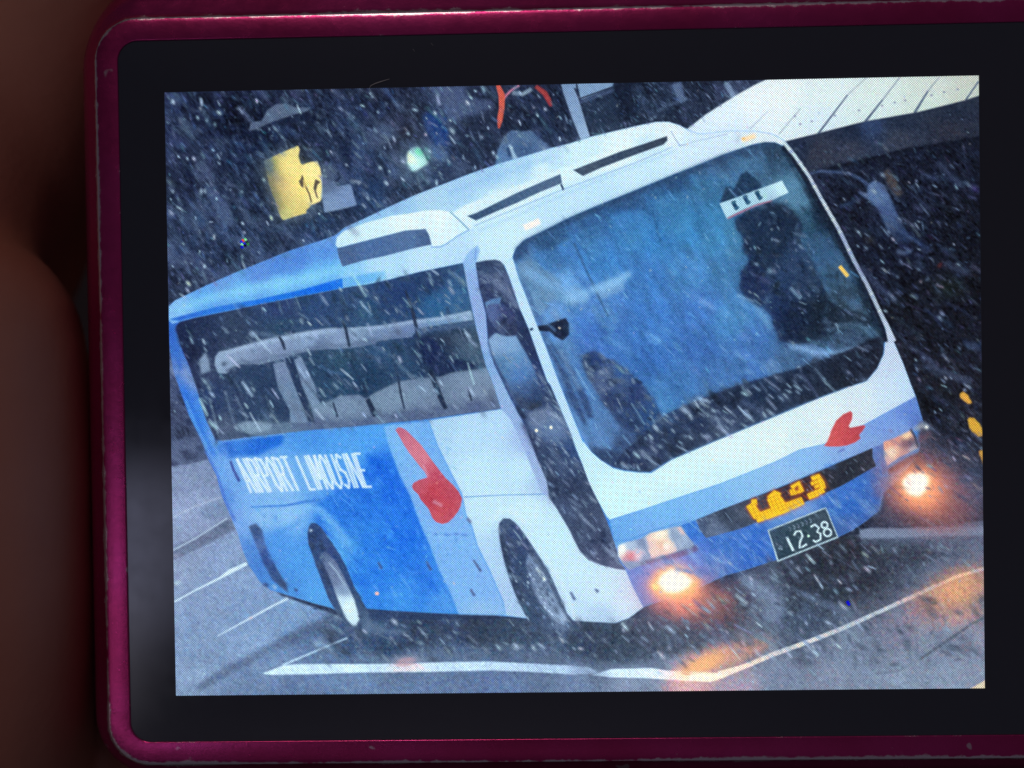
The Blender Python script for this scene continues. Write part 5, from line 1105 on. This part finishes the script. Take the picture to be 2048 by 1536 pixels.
scatter(260, (640, 1060, 1972, 1330), {I_ROAD}, 14, 6, 44, [(52, 60, 84), (70, 78, 104), (90, 98, 126), (60, 62, 80), (46, 52, 72)], .38, 240)
# ---- falling snow
BK = {I_TREES, I_ROOF, I_BLUE, I_TENT, I_FIG, I_BEAM}
I_SNOW = piece('displayed_snow', None, 'driven snow streaks shown over the dark parts of the picture')
snow(540, (330, 160, 1140, 620), 52, 9, 4.2, (112, 130, 166), .50, 14, BK, 61, 26, I_SNOW)
snow(330, (330, 160, 1140, 620), 52, 20, 6.5, (84, 104, 152), .42, 10, BK, 62, 14)
snow(130, (330, 160, 1140, 620), 53, 6, 4.2, (196, 212, 226), .85, 16, BK, 63, 20, I_SNOW)
snow(160, (1140, 160, 1560, 300), 50, 7, 2.8, (110, 132, 168), .5, 14, BK, 64, 20, I_SNOW)
snow(260, (1560, 280, 1970, 1000), 42, 10, 4.0, (92, 96, 124), .60, 12, BK, 65, 16, I_SNOW)
snow(90, (1600, 340, 1970, 1000), 40, 18, 6.0, (58, 62, 92), .5, 12, BK, 66, 10, I_SNOW)
snow(80, (1600, 340, 1970, 1000), 42, 8, 4.4, (160, 166, 188), .75, 12, BK, 67, 16, I_SNOW)
SW = {I_SIDEW, I_REFL} | WPS
snow(260, (350, 540, 1000, 870), 52, 12, 3.8, (120, 144, 180), .5, 10, SW, 68, 16)
snow(90, (350, 540, 1000, 870), 52, 15, 4.4, (182, 202, 226), .8, 8, SW, 69, 14)
snow(100, (950, 520, 1240, 1130), 50, 9, 2.6, (140, 156, 202), .6, 12, {I_DOORG, I_MIRR}, 70, 14)
snow(90, (1030, 300, 1760, 940), 46, 14, 3.2, (120, 176, 226), .42, 10, {I_WS}, 71, 12)
snow(95, (1150, 420, 1760, 940), 44, 9, 4.0, (140, 156, 188), .65, 12, {I_DASH, I_DARK, I_DRV}, 72, 16)
snow(70, (1230, 740, 1760, 940), 42, 16, 5.0, (176, 188, 214), .75, 8, {I_DASH, I_DARK}, 73, 14)
snow(160, (640, 1060, 1970, 1320), 45, 12, 4.2, (146, 154, 180), .65, 10, {I_ROAD}, 74, 16, I_SNOW)
snow(70, (640, 1060, 1750, 1310), 44, 14, 5.2, (196, 204, 222), .8, 10, {I_ROAD}, 75, 14, I_SNOW)
snow(120, (340, 930, 1960, 1385), 45, 16, 5.0, (150, 160, 200), .28, 10, {I_ROAD}, 76, 14)
snow(90, (600, 850, 930, 1220), 55, 12, 3.4, (130, 180, 246), .4, 12, {I_BUS}, 77, 12)
snow(90, (1280, 960, 1760, 1150), 46, 16, 3.2, (150, 176, 230), .42, 8, {I_BUMP}, 78, 12)
snow(26, (1390, 900, 1750, 1070), 50, 7, 2.4, (160, 160, 180), .6, 10, {I_LED}, 79, 12)
snow(60, (1770, 860, 1970, 1060), 40, 12, 4, (140, 120, 146), .4, 12, None, 80, 14)
snow(46, (1600, 330, 1970, 1000), 38, 30, 8.0, (84, 88, 124), .62, 10, BK, 81, 12, I_SNOW)
snow(26, (1600, 400, 1970, 1000), 40, 16, 5.0, (128, 130, 160), .7, 10, BK, 82, 12, I_SNOW)
snow(60, (330, 180, 900, 620), 54, 32, 11.0, (88, 104, 152), .42, 8, BK, 83, 12)
snow(50, (1230, 1120, 1720, 1330), 42, 24, 7.0, (120, 126, 166), .5, 10, {I_ROAD}, 84, 12)
snow(50, (1060, 600, 1240, 1130), 48, 14, 4.0, (150, 160, 206), .6, 10, {I_DOORG}, 85, 12)
snow(60, (980, 1040, 1150, 1260), 56, 8, 3.6, (150, 166, 214), .6, 12, {I_WH, I_RIM}, 86, 18)
snow(40, (980, 1040, 1150, 1260), 56, 9, 3.6, (58, 74, 124), .6, 12, {I_WH, I_RIM}, 87, 12)
snow(40, (1100, 560, 1720, 860), 42, 26, 9.0, (110, 160, 212), .34, 8, {I_WS}, 88, 10)
snow(26, (1250, 1000, 1770, 1140), 46, 24, 7.0, (150, 172, 226), .38, 8, {I_BUMP}, 89, 10)

# stuck pixels of the display
stroke([(1694, 1202), (1699, 1211)], 6, (10, 12, 240), soft=.6)
for x, y, c in ((486, 481, (240, 70, 40)), (491, 479, (120, 240, 120)), (483, 484, (20, 20, 255)), (484, 489, (110, 240, 130)), (489, 488, (20, 30, 255)), (484, 494, (10, 10, 230)), (494, 485, (10, 14, 20)), (490, 491, (10, 14, 20)), (496, 488, (40, 130, 60))):
    stroke([(x - 2, y - 2), (x + 2, y + 2)], 4.6, c, soft=.4)

# fine grain of the sensor and the compressed picture
gr = np.stack([noise(3.2, 3.2, 20, s, 2) for s in (91, 92, 93)], -1)
IMG += gr * .012
IMG += (noise(2.4, 2.4, 0, 95, 1) * .014)[..., None]
lum_ = (IMG @ np.array([.25, .6, .15], np.float32))[..., None]
IMG = (lum_ + (IMG - lum_) * (.88 + .08 * np.clip(lum_ * 2, 0, 1))) 
mx_, mn_ = IMG.max(2), IMG.min(2)
sat_ = (mx_ - mn_) / (mx_ + 1e-3)
warm_ = np.clip((IMG[..., 0] - IMG[..., 2]) * 6 + .6, 0, 1)
w_n = (.62 * np.clip(1 - (sat_ - .36) / .34, 0, 1) * (1 - warm_))[..., None]
l_n = (IMG @ np.array([.25, .6, .15], np.float32))[..., None]
body_ = np.isin(IDS, [I_BUS, I_BAND, I_ROOFP, I_POD, I_POD2, I_FRONT, I_APIL, I_BUMP, I_TXT, I_LEAF, I_LEAF2, I_CANOPY, I_EDGE])[..., None]
w_n = np.where(body_, w_n * .12, w_n)
w_n = np.where((IDS == I_WS)[..., None], np.maximum(w_n, .20), w_n)
IMG = IMG * (1 + (1 - warm_[..., None]) * np.where(body_, .35, 1.0) * (np.array([.93, 1.02, 1.01], np.float32) - 1))
IMG = IMG * (1 - w_n) + w_n * l_n * (np.array([.80, 1.0, 1.30], np.float32) * (1 - l_n) + np.array([.90, 1.01, 1.10], np.float32) * l_n)
IMG += (noise(6, 4, 40, 96, 2) * .020)[..., None] * (1.15 - lum_)
IMG *= .84 + .16 * np.clip(lum_ * 2.6, 0, 1)
blu_ = np.clip((IMG[..., 2] - IMG[..., 0]) * 2.2 - .25, 0, 1)[..., None] * body_
IMG = IMG * (1 + blu_ * (np.array([.92, 1.03, 1.0], np.float32) - 1))
IMG = np.where(np.isin(IDS, [I_LEAF, I_LEAF2])[..., None], lum_ + (IMG - lum_) * .84, IMG)
IMG = np.where((IDS == I_WS)[..., None], IMG * np.array([1.0, 1.07, 1.12], np.float32), IMG)
dk_ = (np.isin(IDS, list({I_TREES, I_BEAM, I_FIG, I_SNOW, I_DARK, I_DASH, I_DOORG, I_SIDEW, I_DRV}))[..., None]) * np.clip(1 - lum_ * 2.2, 0, 1) * (1 - warm_[..., None])
IMG = IMG * (1 + dk_ * (np.array([.72, .82, 1.03], np.float32) - 1))
IMG = IMG + .28 * (IMG - blur(IMG, 2.0))
IMG = IMG * .945 + .075 * blur(blur(IMG, 7), 14)   # light spreading in the panel
IMG = np.clip(IMG, 0, 1)
# ------------------------------------------------------------------ large structure: the surface far below
fm, ft, fb = new_mat('dark_cloth')
fn = ft.nodes.new('ShaderNodeTexNoise'); fn.inputs['Scale'].default_value = 60; fn.inputs['Detail'].default_value = 6
fr = ft.nodes.new('ShaderNodeValToRGB')
fr.color_ramp.elements[0].color = (0.010, 0.005, 0.007, 1); fr.color_ramp.elements[1].color = (0.026, 0.012, 0.014, 1)
fco = ft.nodes.new('ShaderNodeTexCoord')
ft.links.new(fco.outputs['Object'], fn.inputs['Vector']); ft.links.new(fn.outputs['Fac'], fr.inputs['Fac']); ft.links.new(fr.outputs['Color'], fb.inputs['Base Color'])
setp(fb, Roughness=0.9)
G = 6.0
ground = mesh_obj('ground', [(-G, -G, -0.30), (G, -G, -0.30), (G, G, -0.30), (-G, G, -0.30)], [(0, 1, 2, 3)], fm)
ground['kind'] = 'structure'

# ------------------------------------------------------------------ the device
SW_, SH_ = 0.061, 0.04575
dev = bpy.data.objects.new('handheld_device', None)
dev.empty_display_size = 0.01
COL.objects.link(dev)
dev['label'] = 'handheld device with scuffed magenta rim, its lit screen showing a coach in snow'
dev['category'] = 'handheld device'

xl = on_plane(248, 760)[0]
yt = on_plane(1100, 64)[1]
yb = on_plane(1100, 1477)[1]
xr = 0.052


def rrect(o, r, z, n=10, rad_l=None):
    """rounded rectangle, o outward of the rim's inner edge"""
    x0, x1, y0, y1 = xl - o, xr + o, yb - o, yt + o
    out = []
    for cx, cy, a0 in ((x1 - r, y1 - r, 0), (x0 + r, y1 - r, 90), (x0 + r, y0 + r, 180), (x1 - r, y0 + r, 270)):
        for k in range(n + 1):
            a = math.radians(a0 + 90 * k / n)
            out.append((cx + r * math.cos(a), cy + r * math.sin(a), z))
    # extra points along the straight runs so that the edge can be uneven
    res = []
    for i in range(len(out)):
        p, q = Vector(out[i]), Vector(out[(i + 1) % len(out)])
        d = (q - p).length
        m = max(1, int(d / 0.0008))
        for k in range(m):
            res.append(p.lerp(q, k / m))
    return res


R0 = 0.0015
prof = [(0.0, -0.0006, 0), (0.0, 0.00001, .1), (0.00003, 0.00005, .25), (0.00010, 0.00006, 0), (0.0011, 0.00004, 0), (0.00140, 0.00002, .15), (0.00160, 0.00000, .6), (0.00172, -0.00003, 1.0), (0.00186, -0.00018, .55), (0.00205, -0.00040, .1),
        (0.00250, -0.00075, 0), (0.0030, -0.0013, 0), (0.0034, -0.0022, 0), (0.0036, -0.0034, 0), (0.0035, -0.0056, 0), (0.0028, -0.0078, 0), (0.0012, -0.0088, 0)]
N0 = len(rrect(0, R0, 0))


def ring(o, z):
    """same point count for every ring: scale the base ring's outline outwards along its normals"""
    base = RING
    ext = max(0.0, o - 0.0019)
    return [Vector((p.x + nn.x * (o + ext * .1), p.y + nn.y * o + ext * 1.1 * max(0, nn.y) ** 2, z)) for p, nn in zip(base, RNRM)]


RING = rrect(0, R0, 0)
RNRM = []
for i in range(N0):
    t = (RING[(i + 1) % N0] - RING[i - 1]).normalized()
    RNRM.append(Vector((t.y, -t.x, 0)))
verts, faces, wear = [], [], []
for (o, z, w) in prof:
    for v in ring(o, z):
        verts.append(v); wear.append(w)
for k in range(len(prof) - 1):
    for i in range(N0):
        j = (i + 1) % N0
        faces.append((k * N0 + i, (k + 1) * N0 + i, (k + 1) * N0 + j, k * N0 + j)[::-1])
faces.append(tuple(range((len(prof) - 1) * N0, len(prof) * N0))[::-1])
cm, ct, cb = new_mat('magenta_metal')
L = ct.links.new
N = ct.nodes.new
tc = N('ShaderNodeTexCoord')
at = N('ShaderNodeAttribute'); at.attribute_name = 'wear'
n1 = N('ShaderNodeTexNoise'); n1.inputs['Scale'].default_value = 900; n1.inputs['Detail'].default_value = 8; n1.inputs['Roughness'].default_value = .7
n2 = N('ShaderNodeTexNoise'); n2.inputs['Scale'].default_value = 90; n2.inputs['Detail'].default_value = 3
n3 = N('ShaderNodeTexNoise'); n3.inputs['Scale'].default_value = 420; n3.inputs['Detail'].default_value = 2
for q in (n1, n2, n3):
    L(tc.outputs['Object'], q.inputs['Vector'])
def math_(op, a, b, tree=ct):
    m = tree.nodes.new('ShaderNodeMath'); m.operation = op
    for i, v in enumerate((a, b)):
        if isinstance(v, (int, float)):
            m.inputs[i].default_value = v
        elif v is not None:
            tree.links.new(v, m.inputs[i])
    return m.outputs[0]
s = math_('ADD', at.outputs['Fac'], math_('MULTIPLY', math_('SUBTRACT', n1.outputs['Fac'], .5), 2.0))
s = math_('ADD', s, math_('MULTIPLY', math_('SUBTRACT', n2.outputs['Fac'], .5), 1.6))
rp = N('ShaderNodeMapRange'); rp.inputs['From Min'].default_value = .54; rp.inputs['From Max'].default_value = .82
L(s, rp.inputs['Value'])
# scattered little chips
ch = N('ShaderNodeMapRange'); ch.inputs['From Min'].default_value = .735; ch.inputs['From Max'].default_value = .755
L(n3.outputs['Fac'], ch.inputs['Value'])
wearfac = math_('MAXIMUM', rp.outputs[0], math_('MULTIPLY', ch.outputs[0], .7))
cr = N('ShaderNodeValToRGB')
cr.color_ramp.elements[0].position = .35; cr.color_ramp.elements[0].color = (0.42, 0.024, 0.125, 1)
cr.color_ramp.elements[1].position = .7; cr.color_ramp.elements[1].color = (0.54, 0.038, 0.20, 1)
L(n2.outputs['Fac'], cr.inputs['Fac'])
mx = N('ShaderNodeMixRGB')
L(wearfac, mx.inputs[0]); L(cr.outputs[0], mx.inputs[1]); mx.inputs[2].default_value = (0.72, 0.56, 0.62, 1)
L(mx.outputs[0], cb.inputs['Base Color'])
rg = N('ShaderNodeMapRange'); rg.inputs['To Min'].default_value = .16; rg.inputs['To Max'].default_value = .34
L(n1.outputs['Fac'], rg.inputs['Value']); L(rg.outputs[0], cb.inputs['Roughness'])
bp = N('ShaderNodeBump'); bp.inputs['Strength'].default_value = .35; bp.inputs['Distance'].default_value = .00005
L(n1.outputs['Fac'], bp.inputs['Height']); L(bp.outputs[0], cb.inputs['Normal'])
setp(cb, Metallic=0.85)
casing = mesh_obj('metal_casing', verts, faces, cm, dev, smooth=True)
wa = casing.data.attributes.new('wear', 'FLOAT', 'POINT')
wa.data.foreach_set('value', wear)

# black glass of the bezel, one sheet under the picture
bm_, bt, bb = new_mat('black_bezel_glass')
bn = bt.nodes.new('ShaderNodeTexNoise'); bn.inputs['Scale'].default_value = 700; bn.inputs['Detail'].default_value = 5
btc = bt.nodes.new('ShaderNodeTexCoord')
bt.links.new(btc.outputs['Object'], bn.inputs['Vector'])
brr = bt.nodes.new('ShaderNodeMapRange'); brr.inputs['To Min'].default_value = .05; brr.inputs['To Max'].default_value = .16
bt.links.new(bn.outputs['Fac'], brr.inputs['Value']); bt.links.new(brr.outputs[0], bb.inputs['Roughness'])
bb.inputs['Base Color'].default_value = (0.030, 0.032, 0.046, 1)
bez_v = [Vector((v.x, v.y, -0.00004)) for v in RING]
low = [Vector((v.x, v.y, -0.0005)) for v in RING]
bez = mesh_obj('screen_bezel', bez_v + low, [tuple(range(N0))] + [(i, N0 + i, N0 + (i + 1) % N0, (i + 1) % N0) for i in range(N0)], bm_, dev)

sm_, st_, sb_ = new_mat('pale_scratch')
sb_.inputs['Base Color'].default_value = (0.30, 0.28, 0.30, 1); setp(sb_, Roughness=.8)
def mark(pts, wid):
    q = [Vector((*on_plane(x, y), 0.00001)) for x, y in pts]
    vv, ff = [], []
    for k, p in enumerate(q):
        t = (q[min(k + 1, len(q) - 1)] - q[max(k - 1, 0)]).normalized()
        nn = Vector((-t.y, t.x, 0)) * wid * .5e-3 * (1 - abs(2 * k / (len(q) - 1) - 1) * .7)
        vv += [p + nn, p - nn]
    for k in range(len(q) - 1):
        ff.append((2 * k, 2 * k + 1, 2 * k + 3, 2 * k + 2))
    mesh_obj('scratch', vv, ff, sm_, bez)
mark([(739, 176), (742, 171), (750, 167), (762, 163), (772, 160), (779, 158)], .075)
mark([(862, 86), (866, 91)], .06)
mark([(826, 98), (829, 103)], .05)
# ---- the lattice of dots, cut into the things the picture shows
NX, NY = 1120, 840
gx = np.linspace(-SW_ / 2, SW_ / 2, NX + 1)
gy = np.linspace(SH_ / 2, -SH_ / 2, NY + 1)
GX, GY = np.meshgrid(gx, gy)
V = np.stack([GX.ravel(), GY.ravel(), np.zeros(GX.size)], 1)
pxy = photo_xy(V)
cxp = np.clip(pxy[:, 0] - OX - .5, 0, CW - 1.01); cyp = np.clip(pxy[:, 1] - OY - .5, 0, CH - 1.01)
ix, iy = cxp.astype(int), cyp.astype(int)
fx, fy = (cxp - ix)[:, None], (cyp - iy)[:, None]
colv = (IMG[iy, ix] * (1 - fx) + IMG[iy, ix + 1] * fx) * (1 - fy) + (IMG[iy + 1, ix] * (1 - fx) + IMG[iy + 1, ix + 1] * fx) * fy
colv = np.where(colv <= .04045, colv / 12.92, ((colv + .055) / 1.055) ** 2.4)
I0, J0 = np.meshgrid(np.arange(NY), np.arange(NX), indexing='ij')
a = (I0 * (NX + 1) + J0).ravel()
F = np.stack([a, a + NX + 1, a + NX + 2, a + 1], 1)
fc = pxy[F].mean(1)
fid = IDS[np.clip((fc[:, 1] - OY).astype(int), 0, CH - 1), np.clip((fc[:, 0] - OX).astype(int), 0, CW - 1)]
fid[fid == 0] = I_TREES

dm, dt, db = new_mat('lit_display')
dn = dt.nodes.new
dl = dt.links.new
ca = dn('ShaderNodeAttribute'); ca.attribute_name = 'dot_colour'
dtc = dn('ShaderNodeTexCoord')
sx = dn('ShaderNodeSeparateXYZ'); dl(dtc.outputs['Object'], sx.inputs[0])
PER = 0.0374e-3 * 4.75


def wave(sgn):
    s_ = math_('ADD', sx.outputs['X'], math_('MULTIPLY', sx.outputs['Y'], sgn, dt), dt)
    return math_('SINE', math_('MULTIPLY', s_, 2 * math.pi / PER, dt), None, dt)


pat = math_('ADD', math_('MULTIPLY', math_('ADD', wave(1.0), wave(-1.0), dt), DOT_AMP, dt), 1.0, dt)
vm = dn('ShaderNodeVectorMath'); vm.operation = 'SCALE'
dl(ca.outputs['Color'], vm.inputs[0]); dl(pat, vm.inputs['Scale'])
db.inputs['Base Color'].default_value = (0.004, 0.004, 0.005, 1)
setp(db, Roughness=0.16)
dl(vm.outputs[0], db.inputs['Emission Color'])
db.inputs['Emission Strength'].default_value = 1.0

made = {}
for i, (nm, par, lab) in PIECES.items():
    sel = np.nonzero(fid == i)[0]
    if len(sel) == 0:
        continue
    f = F[sel]
    u, inv = np.unique(f, return_inverse=True)
    inv = inv.reshape(f.shape)
    me = bpy.data.meshes.new(nm)
    me.vertices.add(len(u)); me.vertices.foreach_set('co', V[u].ravel())
    me.loops.add(inv.size); me.loops.foreach_set('vertex_index', inv.ravel().astype(np.int32))
    me.polygons.add(len(f)); me.polygons.foreach_set('loop_start', np.arange(0, inv.size, 4, dtype=np.int32))
    me.update(calc_edges=True)
    ac = me.color_attributes.new('dot_colour', 'FLOAT_COLOR', 'POINT')
    ac.data.foreach_set('color', np.concatenate([colv[u], np.ones((len(u), 1))], 1).astype(np.float32).ravel())
    me.materials.append(dm)
    o = bpy.data.objects.new(nm, me)
    COL.objects.link(o)
    o.parent = made[par] if par in made else dev
    if lab:
        o['label'] = lab
    if nm == 'displayed_snow':
        o['kind'] = 'stuff'
    made[i] = o

# ------------------------------------------------------------------ the hand that holds it
hm, ht, hb = new_mat('skin')
hn = ht.nodes.new('ShaderNodeTexNoise'); hn.inputs['Scale'].default_value = 60; hn.inputs['Detail'].default_value = 5
hn2 = ht.nodes.new('ShaderNodeTexVoronoi'); hn2.inputs['Scale'].default_value = 1500
htc = ht.nodes.new('ShaderNodeTexCoord')
ht.links.new(htc.outputs['Object'], hn.inputs['Vector']); ht.links.new(htc.outputs['Object'], hn2.inputs['Vector'])
hr = ht.nodes.new('ShaderNodeValToRGB')
hr.color_ramp.elements[0].position = .3; hr.color_ramp.elements[0].color = (0.33, 0.104, 0.064, 1)
hr.color_ramp.elements[1].position = .75; hr.color_ramp.elements[1].color = (0.39, 0.148, 0.098, 1)
ht.links.new(hn.outputs['Fac'], hr.inputs['Fac']); ht.links.new(hr.outputs[0], hb.inputs['Base Color'])
hbp = ht.nodes.new('ShaderNodeBump'); hbp.inputs['Strength'].default_value = .25; hbp.inputs['Distance'].default_value = .00006
ht.links.new(hn2.outputs['Distance'], hbp.inputs['Height']); ht.links.new(hbp.outputs[0], hb.inputs['Normal'])
setp(hb, Roughness=0.62)
hb.inputs['Subsurface Weight'].default_value = .12
hb.inputs['Subsurface Radius'].default_value = (0.003, 0.0012, 0.0008)
hb.inputs['Subsurface Scale'].default_value = 1.0

chains = [  # (x, y, z, radius) in millimetres, root to tip
    [(-72, -58, -22, 15), (-58.5, -45, -12, 13), (-51.0, -26, -4, 11.8), (-48.2, -10, -2, 10.4), (-48.4, 3.5, -2, 10.2)],                              # thumb
    [(-76, -22, -34, 12), (-67, -6, -24, 10.5), (-55, 11, -16.5, 9.8), (-42.6, 33, -11, 9.3), (-33, 52, -6, 8.4)],                                   # index
    [(-80, -34, -36, 12), (-66, -18, -36, 9.6), (-50, -8, -29, 8.8), (-31, 1, -17.6, 8.2), (-12, 5, -16.6, 7.2)],                                      # middle
    [(-80, -48, -36, 12), (-66, -30, -36, 9.4), (-48, -19, -26, 8.4), (-30, -12, -17.4, 7.8), (-13, -9, -16.2, 6.8)],                                  # ring
    [(-78, -62, -34, 11), (-66, -48, -34, 8.4), (-50, -38, -24, 7.4), (-34, -31, -16.6, 6.9), (-20, -27, -15.6, 6.1)],                                 # little
    [(-98, -118, -30, 22), (-92, -96, -30, 20), (-84, -72, -30, 19), (-78, -50, -32, 17), (-74, -32, -34, 14)],                                        # palm and wrist
    [(-64, -14, -14, 12), (-58, 2, -11, 12.5), (-54.5, 16, -10, 12), (-52, 30, -11, 10.5)],                                       # web between thumb and palm
    [(-90, -90, -28, 20), (-78, -62, -25, 17), (-70, -56, -22, 15)],
]
hbm = bmesh.new()
for c in chains:
    pts = [Vector(p[:3]) * .001 for p in c]
    rad = [p[3] * .001 for p in c]
    # densify with a smooth curve
    P4 = smooth_curve([(p.x, p.y, p.z) for p in pts], 10, False)
    R4 = np.interp(np.linspace(0, len(rad) - 1, len(P4)), range(len(rad)), rad)
    P4 = [Vector(p) for p in P4]
    rings = []
    K = 20
    seq = [(P4[0], R4[0], None)]
    up = Vector((0, 0, 1))
    # rounded start and end: shrink the radius over the cap
    d0 = (P4[0] - P4[1]).normalized(); d1 = (P4[-1] - P4[-2]).normalized()
    st = []
    for a in (80, 60, 40, 20):
        st.append((P4[0] + d0 * R4[0] * math.sin(math.radians(a)), R4[0] * math.cos(math.radians(a))))
    st += list(zip(P4, R4))
    for a in (20, 40, 60, 80):
        st.append((P4[-1] + d1 * R4[-1] * math.sin(math.radians(a)), R4[-1] * math.cos(math.radians(a))))
    for i, (p, r) in enumerate(st):
        t = (st[min(i + 1, len(st) - 1)][0] - st[max(i - 1, 0)][0]).normalized()
        e1 = t.cross(up).normalized(); e2 = e1.cross(t).normalized()
        rings.append([hbm.verts.new(p + e1 * r * math.cos(2 * math.pi * k / K) + e2 * r * math.sin(2 * math.pi * k / K)) for k in range(K)])
    for q0, q1 in zip(rings[:-1], rings[1:]):
        for k in range(K):
            hbm.faces.new((q0[k], q0[(k + 1) % K], q1[(k + 1) % K], q1[k]))
    hbm.faces.new(rings[0][::-1]); hbm.faces.new(rings[-1])
bmesh.ops.recalc_face_normals(hbm, faces=hbm.faces)
hme = bpy.data.meshes.new('person')
hbm.to_mesh(hme); hbm.free()
hand = bpy.data.objects.new('person', hme)
COL.objects.link(hand)
rm = hand.modifiers.new('join', 'REMESH'); rm.mode = 'VOXEL'; rm.voxel_size = 0.0008; rm.use_smooth_shade = True
sm = hand.modifiers.new('soften', 'SMOOTH'); sm.iterations = 22; sm.factor = .5
dg_ = bpy.context.evaluated_depsgraph_get()
hm2 = bpy.data.meshes.new_from_object(hand.evaluated_get(dg_))
hand.modifiers.clear()
hand.data = hm2
hm2.name = 'person'
hm2.materials.clear(); hm2.materials.append(hm)
hm2.polygons.foreach_set('use_smooth', [True] * len(hm2.polygons))
hand['label'] = 'bare hand gripping the left edge of the handheld device, thumb along its rim'
hand['category'] = 'person'
